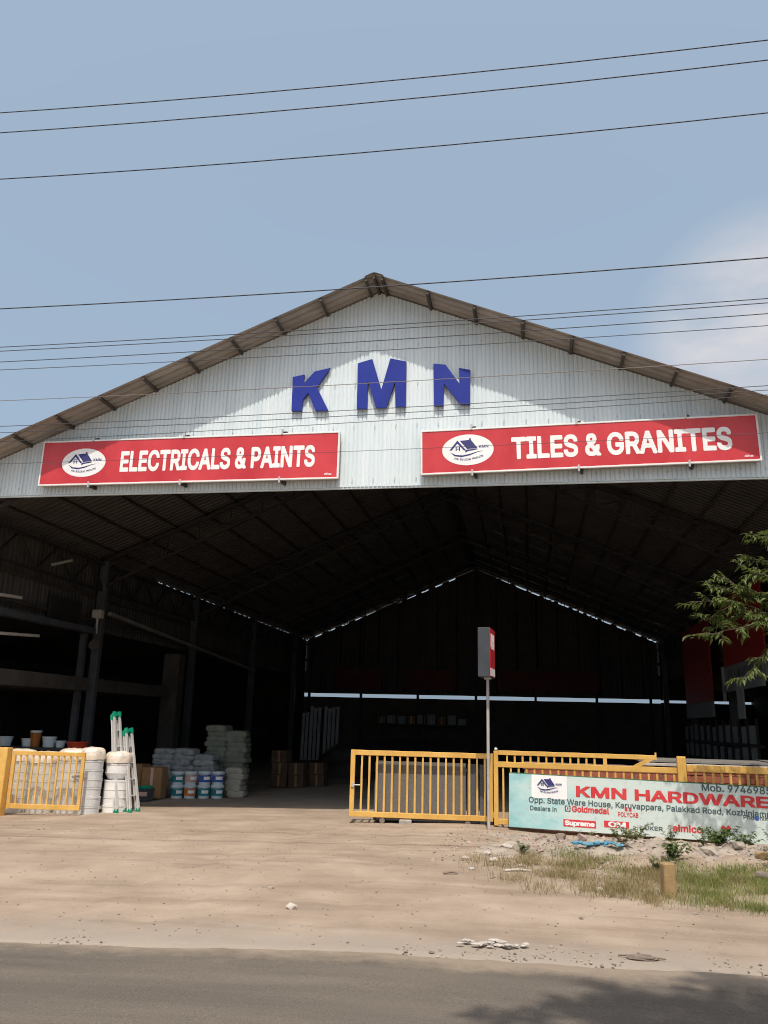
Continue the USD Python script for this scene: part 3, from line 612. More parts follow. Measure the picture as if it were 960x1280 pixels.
bt('title_lettering', 'KMN HARDWARE', 1.03, 3.80, .515, .66, 'banner_red', 2)
bt('address_lettering', 'Opp. State Ware House, Karuvappara, Palakkad Road, Kozhinjampara', .31, 3.98, .385, .465, 'banner_dark', 1)
bt('phone_lettering', 'Mob. 9746985', 2.87, 3.84, .705, .80, 'banner_dark', 1)
bt('dealer_lettering', 'Dealers in', .33, .735, .272, .335, 'banner_dark', 1)
bt('brand_lettering', 'Goldmedal', .965, 1.52, .288, .368, 'banner_red', 2); bb(.86, .945, .283, .37, 'banner_dark', 'brand_square'); bt('brand_mark', 'G', .875, .93, .297, .355, 'white')
bt('brand_lettering', 'POLYCAB', 1.65, 1.945, .262, .325, 'banner_red', 1); bb(1.75, 1.79, .345, .40, 'banner_red', 'brand_square'); bb(1.81, 1.85, .345, .40, 'banner_red', 'brand_square')
bb(.833, 1.32, .066, .170, 'banner_red', 'brand_plate'); bn.pre = bn.pre
def bt2(name, *a): s, u0, u1, z0, z1, mat, bold = a; bn.part(name, onb(text(s, u0, u1, z0, z1, PY, bold, .0015), .001), mat, parent=pn)
bt2('brand_lettering', 'Supreme', .855, 1.30, .090, .150, 'white', 3)
bb(1.44, 1.805, .094, .188, 'banner_red', 'brand_plate'); bt2('brand_lettering', 'OM', 1.50, 1.76, .108, .174, 'white', 3)
bt('brand_lettering', 'LUKER', 1.97, 2.29, .095, .15, 'banner_dark', 1); bt('brand_mark', 'LK', 2.075, 2.165, .172, .205, 'banner_dark', 1)
bt('brand_lettering', 'aimico', 2.43, 2.85, .105, .195, 'banner_red', 2)
bn.part('brand_symbol', onb(cat_([prism([(3.10, .185), (3.14, .235), (3.18, .20), (3.22, .24), (3.26, .19), (3.19, .15)], PY - .001, PY), prism([(3.13, .14), (3.18, .155), (3.23, .14), (3.23, .148), (3.18, .163), (3.13, .15)], PY - .001, PY)])), 'banner_red', parent=pn)
bt('brand_lettering', 'Pho', 3.43, 3.58, .338, .395, 'banner_dark', 1); bt('brand_lettering', 'nix', 3.655, 3.76, .338, .395, 'banner_dark', 1)
a_ = np.arange(20) / 20 * 2 * np.pi
bn.part('brand_dot', onb(prism(np.stack([3.615 + .032 * np.cos(a_), .362 + .036 * np.sin(a_)], 1), PY - .001, PY)), 'bluel', parent=pn)
bb(.352, .895, .455, .80, 'white', 'logo_patch')
bn.pre = trimesh.transformations.translation_matrix([0, -.004, 0]) @ bn.pre
logo(bn, .615, .645, .50, -.0155, parent=pn, oval=False)

# ------------------------------------------------------------------ box sign on a pole
ps = T('pole_sign', 'narrow grey box sign with red face on a thin pole by the gate', 'sign', (1.955, -.02, .075), 0)
ps.part('pole', tube([(0, 0, -.1), (0, 0, 2.36)], .024, 12), 'pole', smooth=40)
C_ = trimesh.transformations.rotation_matrix(-.10, [0, 0, 1]); ps.pre = C_
ps.part('casing', box(-.115, .075, -.27, .27, 2.28, 3.06, .006), 'boxgrey')
fp_ = ps.part('face_panel', box(.0755, .082, -.26, .26, 2.29, 3.05), 'red')
ps.part('face_band', box(.0825, .0835, -.255, .255, 2.30, 2.42), 'white', parent=fp_)
for i, (za, zb_) in enumerate(((2.74, 2.95),)):
    tt = text('KMN', -.18, .18, za, zb_, 0, 3, .002); v = tt.vertices; tt.vertices = np.stack([.0825 - v[:, 1], v[:, 0], v[:, 2]], 1); ps.part('lettering', tt, 'white', parent=fp_)
ps.part('bracket', box(-.05, .05, -.06, .06, 2.25, 2.285), 'pole')

# ------------------------------------------------------------------ tubs, ladders
def tub_stack(x, y, n, r, h, label, mat, film, cap=True, tilt=0, split=None):
    z0 = float(gz(x)) - .02; t = T('tub_stack', label, 'tub stack', (x, y, z0), R.uniform(0, 6))
    if tilt: t.pre = trimesh.transformations.rotation_matrix(tilt, [0, 1, 0])
    for i in range(n):
        z = i * h; rr = r * (1 + R.uniform(-.015, .015))
        prof = [(rr * .955, z), (rr * .975, z + h * .80), (rr * 1.0, z + h * .82), (rr * 1.0, z + h * .97), (rr * .90, z + h * .985)]
        if split and i == split: prof[0] = (rr * .7, z)
        t.part('tub', lathe(prof, 28, R.uniform(-.004, .004), R.uniform(-.004, .004)), mat, smooth=40)
    top = n * h
    lid = lathe([(r * 1.0, top - h * .1), (r * .99, top), (r * .9, top + .012), (0.001, top + .016)], 28); t.part('lid', lid, mat, smooth=40)
    if film:
        a = []
        for rr_, z in ((1.05, top * .02), (1.06, top * .25), (1.05, top * .5), (1.07, top * .75), (1.05, top * .93)): a.append((r * rr_, z))
        f = lathe(a, 40); v = f.vertices; an = np.arctan2(v[:, 1], v[:, 0]); k = 1 + .035 * np.sin(an * 9 + v[:, 2] * 3) + .03 * (meshkit.fbm(v * 7, 3, int(abs(x) * 10)) - .5)
        f.vertices = v * np.stack([k, k, np.ones_like(k)], 1); t.part('wrap_film', f, 'film_clear', smooth=True)
    if cap:
        d = lathe([(r * 1.04, top * .87), (r * 1.05, top * .92), (r * 1.04, top * .98), (r * .97, top + .025), (r * .80, top + .052), (r * .45, top + .07), (.002, top + .075)], 40)
        v = d.vertices; k = 1 + .07 * (meshkit.fbm(v * 11, 3, int(abs(x) * 13)) - .5)
        v[:, 2] += .04 * (meshkit.fbm(v * 9, 3, 5 + int(abs(x) * 7)) - .5); an = np.arctan2(v[:, 1], v[:, 0]); k = k + .030 * np.sin(an * 7 + x * 5) + .018 * np.sin(an * 17 + v[:, 2] * 20)
        d.vertices = v * np.stack([k, k, np.ones_like(k)], 1); t.part('film_cover', d, 'film', smooth=True)
    return t
tub_stack(-7.66, 1.50, 7, .27, .158, 'film-wrapped stack of white tubs at the far left edge', 'tub', True)
tub_stack(-7.10, 1.56, 7, .28, .157, 'film-wrapped stack of white tubs behind the stout yellow post', 'tub', True)
tub_stack(-6.54, 1.50, 7, .27, .151, 'film-wrapped stack of white tubs behind the middle of the left gate', 'tub', True)
tub_stack(-6.00, 1.58, 7, .28, .158, 'film-wrapped stack of white tubs behind the free end of the left gate', 'tub', True)
tub_stack(-5.53, 1.42, 7, .21, .162, 'bare stack of pale grey nested tubs just right of the left gate', 'tub_grey', False, True)
tub_stack(-5.20, 1.80, 7, .235, .150, 'shiny capped stack of white tubs next to the ladders', 'tub', False, True, split=4)

def ladder(loc, rz, h, lean, label, w=.36):
    t = T('step_ladder', label, 'ladder', loc, rz); t.pre = trimesh.transformations.rotation_matrix(-lean, [1, 0, 0])
    for k, (dy, hh) in enumerate(((0, h), (.065, h - .05))):
        for s in (-1, 1):
            a = (s * w / 2 * 1.15, dy, .04); b = (s * w / 2 * .75, dy, hh)
            t.part('rail', bar(a, b, .042, .030, up=(0, 1, 0)), 'alu')
            t.part('foot', bar((a[0], a[1], 0), (a[0], a[1], .07), .044, .036), 'greencap')
            t.part('cap', bar((b[0], b[1], hh - .05), (b[0], b[1], hh + .05), .05, .045), 'greencap')
        if k == 0:
            n = int(h / .27)
            for i in range(1, n):
                f = i / n; ww = w / 2 * (1.15 - .4 * f); t.part('step', box(-ww, ww, .0, .05, h * f - .009, h * f + .009), 'alu')
    t.part('hinge', box(-w / 2 * .75, w / 2 * .75, -.01, .085, h - .03, h + .03, .008), 'greencap')
ladder((-4.98, 1.66, -.14), 1.25, 1.82, .20, 'tallest aluminium stepladder with green caps leaning beside the tubs', .17)
ladder((-4.74, 1.74, -.13), 1.20, 1.52, .25, 'shorter aluminium stepladder with green caps, rightmost of the leaning ladders', .17)
ladder((-5.08, 2.02, -.14), 1.25, 1.45, .17, 'short aluminium stepladder half hidden behind the two others', .15)

# ------------------------------------------------------------------ goods inside the shed
# paint pails: 4 columns of 2
def pail(t, band, band2=None):
    t.part('body', lathe([(.0, 0), (.118, 0), (.138, .26), (.14, .262)], 24), 'pail', smooth=40)
    t.part('lid', lathe([(.148, .245), (.148, .275), (.142, .288), (.0, .290)], 24), 'pail', smooth=40)
    a = np.linspace(-2.6, .9, 16)
    t.part('label', strip([(.1265 * math.cos(q), .1265 * math.sin(q), .06) for q in a], [(.1395 * math.cos(q), .1395 * math.sin(q), .225) for q in a]), band)
    if band2: t.part('label_stripe', strip([(.1335 * math.cos(q), .1335 * math.sin(q), .11) for q in a[5:11]], [(.1395 * math.cos(q), .1395 * math.sin(q), .18) for q in a[5:11]]), band2)
    t.part('handle', tube([(.15 * math.cos(q), .15 * math.sin(q), .235 - .03 * math.sin((q + 2.6) / 2.1 * math.pi)) for q in np.linspace(-2.6, -.5, 10)], .004, 5), 'clamp')
PX = [-5.32, -5.02, -4.70, -4.39]
cols = [('teal', 'teal', 'teal-labelled', 'teal-labelled'), ('orange', 'pinkl', 'orange-labelled', 'pink-labelled'), ('teal', 'bluel', 'teal-and-white labelled', 'blue-labelled'), ('teal', 'bluel', 'pale teal labelled', 'bright blue labelled')]
where = ['column nearest the cartons', 'second column from the cartons', 'third column from the cartons', 'right-hand column by the sacks']
for i, xx in enumerate(PX):
    for k in range(2):
        t = T('paint_pail', f'{cols[i][2 + k]} paint pail, {"upper" if k else "lower"} one in the {where[i]}', 'paint pail', (xx, 4.95 + .03 * i, float(gz(xx)) - .01 + .292 * k), R.uniform(-.2, .2), group='paint pails stacked two high')
        pail(t, cols[i][k], 'white')
# cartons
def carton(x, y, z, sx, sy, sz, label, mat='carton', rz=0, group=None):
    t = T('carton', label, 'carton', (x, y, z), rz, group=group)
    t.part('box_body', box(-sx / 2, sx / 2, -sy / 2, sy / 2, 0, sz, .006), mat); t.part('tape', box(-.03, .03, -sy / 2 - .002, -sy / 2, .02, sz - .004), 'pinkl' if mat == 'carton' else 'carton')
carton(-5.78, 4.72, -.15, .46, .4, .66, 'brown carton standing just left of the paint pails', rz=.1)
carton(-6.26, 4.85, -.16, .40, .4, .72, 'brown carton left of the other carton, behind the ladders', rz=-.05)
t = T('tool_bin', 'grey bin with green lumpy contents in front of the cartons', 'bin', (-5.72, 4.10, -.15))
t.part('bin_body', lathe([(0, 0), (.20, 0), (.235, .24), (.24, .25)], 20), 'boxgrey', smooth=40); t.part('label', strip([(.228 * math.cos(q), .228 * math.sin(q), .10) for q in np.linspace(-2.2, -.8, 10)], [(.238 * math.cos(q), .238 * math.sin(q), .19) for q in np.linspace(-2.2, -.8, 10)]), 'pinkl')
t.part('contents', cat_([lumpy((.09, .09, .05), i, 1).apply_translation([R.uniform(-.11, .11), R.uniform(-.11, .11), .26]) for i in range(9)]), 'greencap')
# sacks
def sack_proto(x, y, z, a, b, c, mat, label, group, seed):
    t = T('sack', label, 'sack', (x, y, z), R.uniform(-.1, .1), group=group)
    t.part('sack_body', pillow(a, b, c, seed), mat, smooth=True); return t
OR = ['lowest', 'second', 'third', 'fourth', 'fifth', 'sixth', 'seventh', 'eighth', 'ninth', 'tenth', 'eleventh', 'twelfth', 'thirteenth']
gp_ = 'greenish sacks in the tall pile'; first = None
for k in range(13):
    for j in range(2):
        if k == 12 and j == 1: continue
        p = (-4.98 + .50 * j + R.uniform(-.03, .03), 6.5 + R.uniform(-.02, .02), float(gz(-4.7)) + .04 + k * .122)
        lb = f'greenish woven sack in the tall pile, {OR[k]} layer from the floor, {"right" if j else "left"} side'
        if first is None: first = sack_proto(*p, .58, .54, .175, 'sack_green', lb, gp_, 3)
        else: copy(first, p, R.uniform(-.12, .12) + (math.pi if R.random() < .5 else 0), lb, gp_, (R.uniform(.94, 1.04), R.uniform(.9, 1.05), R.uniform(.9, 1.08)))
gp_ = 'silver-grey sacks behind the paint pails'; first = None
for k in range(9):
    for j in range(3):
        if k > 7 and j > 1: continue
        p = (-6.0 + .50 * j + R.uniform(-.04, .04), 5.75 + R.uniform(-.03, .03), -.12 + k * .118)
        lb = f'silver-grey sack behind the paint pails, {OR[k]} layer from the floor, {["left", "middle", "right"][j]} column'
        if first is None: first = sack_proto(*p, .56, .42, .17, 'sack_grey', lb, gp_, 5)
        else: copy(first, p, R.uniform(-.15, .15) + (math.pi if R.random() < .5 else 0), lb, gp_, (R.uniform(.92, 1.04), R.uniform(.9, 1.05), R.uniform(.85, 1.1)))
gp_ = 'cream sacks by the right-hand pails'; first = None
for k in range(5):
    p = (-4.10 + R.uniform(-.04, .04), 5.45, -.05 + k * .125); lb = f'cream sack in the short pile right of the paint pails, {OR[k]} layer from the floor'
    if first is None: first = sack_proto(*p, .44, .38, .175, 'sack_cream', lb, gp_, 7)
    else: copy(first, p, R.uniform(-.2, .2), lb, gp_)
# pails and pots standing on a bench above the tubs at the left
bench = T('display_bench', 'dark bench behind the wrapped tubs with pots on it', 'bench', (-8.3, 4.0, -.25))
bench.part('bench_top', box(-1.5, 1.4, -.35, .35, 1.09, 1.148), 'steel')
for xx in (-1.4, 1.3): bench.part('leg', box(xx, xx + .06, -.3, -.24, 0, 1.09), 'steel'); bench.part('leg', box(xx, xx + .06, .24, .3, 0, 1.09), 'steel')
for xx, rr, hh, mt, lab in ((-9.12, .17, .20, 'pail', 'pale grey pot on the bench at the left edge'), (-8.55, .13, .17, 'pail', 'pale grey pot on the bench left of the amber one'), (-8.02, .15, .22, 'pail', 'pale grey pot on the bench right of the amber one'),
                        (-8.36, .12, .34, 'amber', 'tall amber jar with white top on the bench'), (-7.74, .11, .14, 'pail', 'small pale pot on the bench left of the red basin'), (-7.32, .24, .13, 'redp', 'red basin on the bench behind the wrapped tubs')):
    t = T('pot', lab, 'pot', (xx, 3.95, .90)); t.part('body', lathe([(0, 0), (rr * .8, 0), (rr, hh * .9), (rr * 1.05, hh * .92), (rr * 1.05, hh)], 20), mt, smooth=40)
    t.part('lid', lathe([(rr * 1.07, hh * .9), (rr * 1.07, hh * 1.02), (0, hh * 1.05)], 20), 'pail' if mt != 'redp' else 'redp', smooth=40)
# darker goods in the middle
for i, (xx, yy, hh) in enumerate(((-4.0, 8.6, .9), (-3.55, 8.7, .7), (-3.1, 9.2, .85))):
    n = int(hh / .3)
    for k in range(n):
        carton(xx + R.uniform(-.03, .03), yy, -.10 + k * .31, .42, .4, .305, f'dark carton in the {["left", "middle", "right"][i]} pile beyond the sacks, {["lowest", "second", "topmost"][k]}', 'carton_dark', R.uniform(-.1, .1))
t = T('tarpaulin_heap', 'dark covered heap in front of the pale pipes', 'heap', (-2.9, 13.5, -.08))
hp = lumpy((1.5, 1.0, 1.05), 12, 3, .3); hp.vertices[:, 2] = np.maximum(hp.vertices[:, 2], -.02); t.part('cover', hp, 'dark_tarp', smooth=True)
gp_ = 'pale pipes upright at the rear'
for i in range(9):
    xx = -8.6 + i * .205 + (.12 if i > 4 else 0); 
    t = T('plastic_pipe', f'pale plastic pipe standing upright against the rear wall, {(["first"] + OR[1:])[i]} from the left', 'pipe', (xx, 27.4 - .02 * (i % 2), -.3), group=gp_)
    hh = 2.55 - .25 * (i < 2) + .04 * (i % 3)
    t.part('pipe_wall', tube([(0, 0, 0), (0, .12, hh)], .082, 14, False), 'pvc', smooth=40); t.part('socket', tube([(0, .11, hh - .14), (0, .12, hh + .01)], .095, 14, False), 'pvc', smooth=40)
t = T('storage_rack', 'dim storage rack with pale boxes by the rear wall', 'rack', (-2.6, 26.4, -.05)); 
for zz in (.1, .95, 1.6): t.part('shelf', box(-2.0, 2.4, -.3, .3, zz, zz + .05), 'steel')
for xx in (-2.0, .2, 2.34): t.part('post', box(xx, xx + .06, -.3, -.24, -.05, 2.3), 'steel')
for k in range(9):
    hh_ = R.uniform(.28, .46); t = T('storage_box', f'pale box on the dim rear rack, {(["first"] + OR[1:])[k]} from the left', 'box', (-4.4 + k * .48, 26.4, 1.602), R.uniform(-.08, .08), group='pale boxes on the rear rack')
    t.part('box_body', box(-.19, .19, -.18, .18, 0, hh_, .008), 'greyboard' if k % 3 else 'carton'); t.part('tape', box(-.03, .03, -.183, -.18, .01, hh_ - .01), 'coping')
# red boards on the rear wall
for i, (a, b) in enumerate(((-7.2, -4.75), (-3.45, -.95), (1.05, 5.9))):
    t = T('wall_board', f'dull red board on the rear wall, {["left", "middle", "right"][i]} of the three', 'board', ((a + b) / 2, 27.85, 3.25), group='red boards on the rear wall')
    hw = (b - a) / 2; t.part('panel', box(-hw, hw, -.03, .02, 0, 1.02), 'faintred'); t.part('frame', cat_([box(-hw - .03, hw + .03, -.04, .02, 1.02, 1.05), box(-hw - .03, hw + .03, -.04, .02, -.03, 0)]), 'steel')
# right side: red display boards, rack, pale strip
def side_board(x, y0, y1, z0, z1, label, words, wy):
    t = T('display_board', label, 'board', (x, (y0 + y1) / 2, z0), local=False)
    t.part('panel', box(x, x + .05, y0, y1, z0 + .5, z1), 'darkred'); bd = t.part('band', box(x - .004, x + .05, y0, y1, z0, z0 + .495), 'greyboard')
    if not words: return
    tx = text(words, wy[0], wy[1], z0 + .12, z0 + .36, 0, 2, .004); v = tx.vertices
    tx.vertices = np.stack([x - .0045 + v[:, 1], (wy[0] + wy[1]) - v[:, 0], v[:, 2]], 1); t.part('lettering', tx, 'inkgrey', parent=bd)
side_board(8.30, 8.0, 12.4, 2.95, 5.4, 'red display board with a grey lettered band at the right edge behind the leaves', 'PLUMBING', (8.3, 12.0))
side_board(8.36, 14.6, 19.2, 2.05, 5.2, 'dim red display board beyond the dark column at the right', None, None)
t = T('pale_board', 'narrow pale upright board hanging below the red board at the right', 'board', (8.25, 10.5, 1.95)); t.part('panel', box(-.02, .02, -.34, .34, 0, 1.12), 'paleboard'); t.part('hanger', tube([(0, 0, 1.12), (0, 0, 1.3)], .01, 6), 'steel')
t = T('ledge', 'pale grey ledge below the red board at the right', 'ledge', (8.28, 10.8, 2.72)); t.part('shelf', box(-.04, .04, -2.6, 1.6, 0, .20), 'greyboard'); t.part('upright', box(-.03, .03, 1.62, 1.8, -.25, .75), 'paleboard')
t = T('tile_rack', 'display rack of grey tiles at the right behind the fence', 'rack', (8.25, 13.5, .0))
for j, z0 in enumerate((.10, .78, 1.30)):
    t.part('shelf_rail', box(-.03, .10, -4.6, 5.8, z0 - .07 + .0, z0), 'steel')
for i in range(11):
    yy = -4.4 + i * .93
    t.part('post', box(-.04, .02, yy - .06, yy - .01, -.2, 1.95), 'steel')
    for j, (z0, h_) in enumerate(((.11, .58), (.79, .46), (1.31, .52))):
        b = box(.0, .03, yy + .03, yy + R.uniform(.62, .84), z0 + .005, z0 + h_ * R.uniform(.82, 1)); t.part('tile', b, 'tilepanel' if R.random() < .6 else 'greyboard')
# lamps and small fittings, left side
def tube_light(p, q, label):
    t = T('tube_light', label, 'lamp', p, local=False); t.part('casing', bar(p, q, .07, .06), 'lamp'); t.part('end_cap', bar(np.array(p) - .04 * (np.array(q) - p) / np.linalg.norm(np.array(q) - np.array(p)), p, .075, .065), 'clamp')
tube_light((-8.60, 4.15, 5.10), (-8.50, 4.75, 5.32), 'short tilted white lamp near the roof truss at the left')
tube_light((-8.30, 1.9, 4.02), (-8.30, 2.62, 4.06), 'short white lamp at the left edge above the mezzanine beam')
tube_light((-8.30, 1.9, 3.22), (-8.30, 3.45, 3.32), 'long white lamp at the left edge below the mezzanine beam')
t = T('floodlight', 'small pale floodlight on the steel column at the left', 'lamp', (-8.42, 6.15, 4.12)); t.part('lamp_head', box(-.12, .14, -.10, .08, -.06, .16, .02), 'lamp'); t.part('arm', bar((0, 0, -.05), (-.10, .2, -.42), .05), 'lamp')
t = T('notice_board', 'dark board fixed beside the floodlight on the left wall', 'board', (-8.66, 4.9, 3.82)); t.part('panel', box(-.03, .03, -.6, .75, 0, .55), 'wall_dark'); t.part('rim', box(-.035, .035, -.62, .77, .55, .58), 'steel')
t = T('wall_clock', 'small round pale wall clock on the left steel column', 'clock', (-8.42, 6.15, 3.38)); cl = trimesh.creation.cylinder(.15, .05, sections=24).apply_transform(trimesh.transformations.rotation_matrix(1.2, [1, 0, 0])); t.part('dial', cl, 'masonry')

# ------------------------------------------------------------------ overhead cables
WIRES = [                                        # depth y, three points (x, z) on the cable, diameter in mm
    (-7.200, -2.641, 7.586, 1.377, 7.439, 4.766, 7.431, 8.500),
    (-7.200, -2.602, 7.340, 1.382, 7.215, 4.748, 7.224, 8.500),
    (-7.000, -2.678, 6.948, 1.357, 6.843, 4.768, 6.852, 8.500),
    (-6.200, -3.064, 5.925, 1.242, 5.881, 4.894, 5.911, 10.000),
    (-5.000, -3.912, 6.093, 1.029, 6.082, 5.225, 6.129, 8.000),
    (-5.000, -3.903, 6.037, 1.031, 6.028, 5.221, 6.077, 8.000),
    (-4.900, -3.956, 5.938, 1.016, 5.941, 5.240, 6.001, 8.000),
    (-4.900, -3.938, 5.827, 1.019, 5.814, 5.228, 5.859, 6.500),
    (-4.200, -4.400, 5.714, 0.900, 5.718, 5.403, 5.781, 7.000),
    (-3.800, -4.640, 5.503, 0.835, 5.533, 5.493, 5.620, 7.000),
    (-3.800, -4.625, 5.407, 0.837, 5.459, 5.488, 5.564, 7.000),
    (-3.700, -4.679, 5.314, 0.821, 5.404, 5.513, 5.543, 6.500),
    (-3.300, -4.922, 5.119, 0.758, 5.140, 5.587, 5.201, 5.000)]
nm = ['topmost thin cable across the open sky', 'second cable from the top, just below the topmost', 'third cable from the top, alone in the blue sky', 'cable passing in front of the roof ridge', 'upper cable of the close pair below the ridge cable', 'lower cable of the close pair below the ridge cable',
      'cable just above the letters, under the close pair', 'thin cable grazing above the letter M', 'pale cable crossing the three blue letters', 'cable passing just under the blue letters', 'cable below the one under the letters', 'lowest cable still clear above the red signboards', 'thin cable crossing the words of the red signboards']
for i, (y, xa, za, xm, zm, xb, zb, mm) in enumerate(WIRES):
    a, mid, b = (xa, y, za), (xm, y, zm), (xb, y, zb)
    xs = np.linspace(-26, 30, 57); co = np.polyfit([a[0], mid[0], b[0]], [a[2], mid[2], b[2]], 2); co[0] = max(min(co[0], .004), .0008)
    zs = np.polyval(co, xs); zs += (a[2] + b[2]) / 2 - (np.polyval(co, a[0]) + np.polyval(co, b[0])) / 2
    # keep both end points exact
    t0 = (a[2] - np.interp(a[0], xs, zs)); t1 = (b[2] - np.interp(b[0], xs, zs)); zs += t0 + (t1 - t0) * (xs - a[0]) / (b[0] - a[0])
    single('overhead_cable', tube(np.stack([xs, np.full_like(xs, y), zs], 1), mm * .62 / 1000, 6), 'wire_pale' if i == 8 else 'wire', nm[i], 'cable', 'overhead cables')

# ------------------------------------------------------------------ bank: rubble, grass, weeds, litter
def bank_z(x, y):
    x, y = np.asarray(x, float), np.asarray(y, float)
    ed = np.minimum(np.minimum((x - 1.9) / .9, (y + 2.75) / .5), (-.35 - y) / .4); q = np.stack([x, y, x * 0], -1)
    nz, nf, ng = meshkit.fbm(q * 2.6, 4, 44), meshkit.fbm(q * 11, 3, 45), meshkit.fbm(q * 5, 3, 46)
    return ground_z(x, y) + np.clip(ed + (nz - .5) * 1.6, -.3, 1) * .05 - .012 + (.055 * (nf - .5) + .09 * (ng - .5)) * np.clip(ed * 2, 0, 1)
bx_, by_ = np.meshgrid(np.linspace(1.9, 7.2, 130), np.linspace(-2.75, -.35, 64), indexing='ij')
single('bank', grid_mesh(bx_, by_, bank_z(bx_, by_)), 'bank', 'low grey rubble bank in front of the banner', kind='structure')
def gpt(x, y):
    a, b = np.array([x]), np.array([y]); g = float(ground_z(a, b)[0])
    return max(g, float(bank_z(a, b)[0])) if 1.9 < x < 7.2 and -2.75 < y < -.35 else g
rub0 = []
for i in range(12):
    P_ = NR.normal(0, 1, (12, 3)); P_ /= np.linalg.norm(P_, axis=1, keepdims=True); rub0.append(trimesh.Trimesh(P_ * NR.uniform(.7, 1.1, (12, 1))).convex_hull)
rub = []
for i in range(2600):
    x, y = R.uniform(1.4, 6.6), R.uniform(-3.3, -.2)
    if x < 2.2 and R.random() < .6: continue
    r = R.uniform(.006, .022) * (2.1 if R.random() < .10 else 1); s = rub0[i % 12].copy(); s.vertices *= (r * R.uniform(.8, 1.5), r, r * R.uniform(.5, .9))
    s.apply_transform(trimesh.transformations.rotation_matrix(R.uniform(0, 6), [0, 0, 1])); s.apply_translation([x, y, gpt(x, y) + r * .2]); rub.append((i % 3, s))
for k, mt in enumerate(('stone', 'stone_pink', 'stone_dark')):
    single('rubble', cat_([s for q, s in rub if q == k]), mt, ['loose grey rubble on the bank below the banner', 'loose pinkish rubble on the bank below the banner', 'loose dark rubble on the bank below the banner'][k], 'rubble', kind='stuff')
def rock(r, seed):
    g = np.random.default_rng(seed); P = g.normal(0, 1, (22, 3)); P /= np.linalg.norm(P, axis=1, keepdims=True); P *= g.uniform(.72, 1.05, (22, 1))
    h = trimesh.Trimesh(P).convex_hull.subdivide(); h.vertices *= (1 + .12 * (meshkit.fbm(h.vertices * 3 + seed, 2, seed)[:, None] - .5)); h.vertices *= np.asarray(r); return h
def stone(x, y, r, mat, label, seed, group=None, sink=.25):
    t = T('stone', label, 'stone', (x, y, gpt(x, y) + r[2] * (1 - 2 * sink)), R.uniform(0, 6), group=group); t.part('rock', rock(r, seed), mat)
stone(2.98, -1.55, (0.099, 0.074, 0.074), 'stone_dark', 'dark jagged lump of rubble near the left end of the banner bank', 31)
stone(3.25, -1.9, (0.087, 0.068, 0.056), 'stone_pink', 'pinkish stone beside the dark jagged lump', 32)
stone(3.75, -1.7, (0.112, 0.081, 0.056), 'stone_pink', 'pinkish stone above the blue rag', 33)
stone(4.75, -2.2, (0.186, 0.112, 0.068), 'stone', 'broad grey stone slab on the bank right of the marker post', 34)
stone(5.15, -2.0, (0.161, 0.112, 0.062), 'stone', 'broad grey stone under the dark green weed', 35)
stone(4.25, -1.6, (0.124, 0.087, 0.056), 'stone', 'grey stone on the bank behind the marker post', 36)
stone(2.45, -2.3, (0.062, 0.050, 0.037), 'stone', 'small grey stone at the left foot of the bank', 37)
stone(5.05, -3.55, (.13, .09, .09), 'stone_dark', 'dark brown lump of rubble at the right edge of the grass', 38)
stone(5.28, -2.55, (.12, .08, .06), 'marker', 'yellow-brown stone at the right edge above the grass', 39)
stone(.55, -6.05, (.055, .045, .035), 'litter', 'small pale stone on the bare dirt left of centre near the road', 40)
stone(.10, -5.2, (0.043, 0.037, 0.019), 'stone', 'flat pale stone sunk in the dirt left of centre', 41)
mk = T('marker_post', 'short ochre stone marker post standing in the roadside grass', 'marker post', (3.90, -4.62, gpt(3.9, -4.62)), .25)
b = box(-.060, .060, -.06, .06, -.1, .305, .012).subdivide().subdivide(); b.vertices += .012 * (meshkit.fbm(b.vertices * 14, 3, 8)[:, None] - .5); b.vertices[:, 0] *= 1 - .06 * (b.vertices[:, 2] / .38)
mk.part('stone_shaft', b, 'marker')
lg = T('litter_heap', 'heap of pale torn paper litter beside the road', 'litter', (2.30, -6.95, gpt(2.3, -6.95)))
for i in range(26):
    s = lumpy((R.uniform(.015, .045), R.uniform(.012, .028), .008), i, 1, .5); s.apply_translation([R.gauss(0, .10), R.gauss(0, .06), .012 + R.uniform(0, .02)]); lg.part('scrap', s, 'litter')
t = T('cloth_scrap', 'dark flattened scrap lying on the dirt near the road', 'scrap', (3.35, -7.0, gpt(3.35, -7.0) + .01)); t.part('scrap_body', lumpy((.10, .05, .02), 51, 2, .4), 'stone_dark'); t.part('strand', tube([(-.16, .01, .005), (-.05, 0, .012), (.16, -.01, .005)], .006, 5), 'stone_dark')
t = T('plastic_rag', 'crumpled bright blue plastic rag on the rubble bank', 'rag', (3.42, -2.45, gpt(3.42, -2.45) + .03), .1)
for i in range(9):
    q_ = lumpy((R.uniform(.03, .075), R.uniform(.02, .04), R.uniform(.012, .028)), i + 60, 2, .75); q_.apply_transform(trimesh.transformations.rotation_matrix(R.uniform(-.5, .5), [0, 0, 1])); q_.apply_translation([-.26 + i * .06 + R.uniform(-.02, .02), R.uniform(-.04, .04), R.uniform(-.01, .02)]); t.part('fold', q_, 'bluerag')
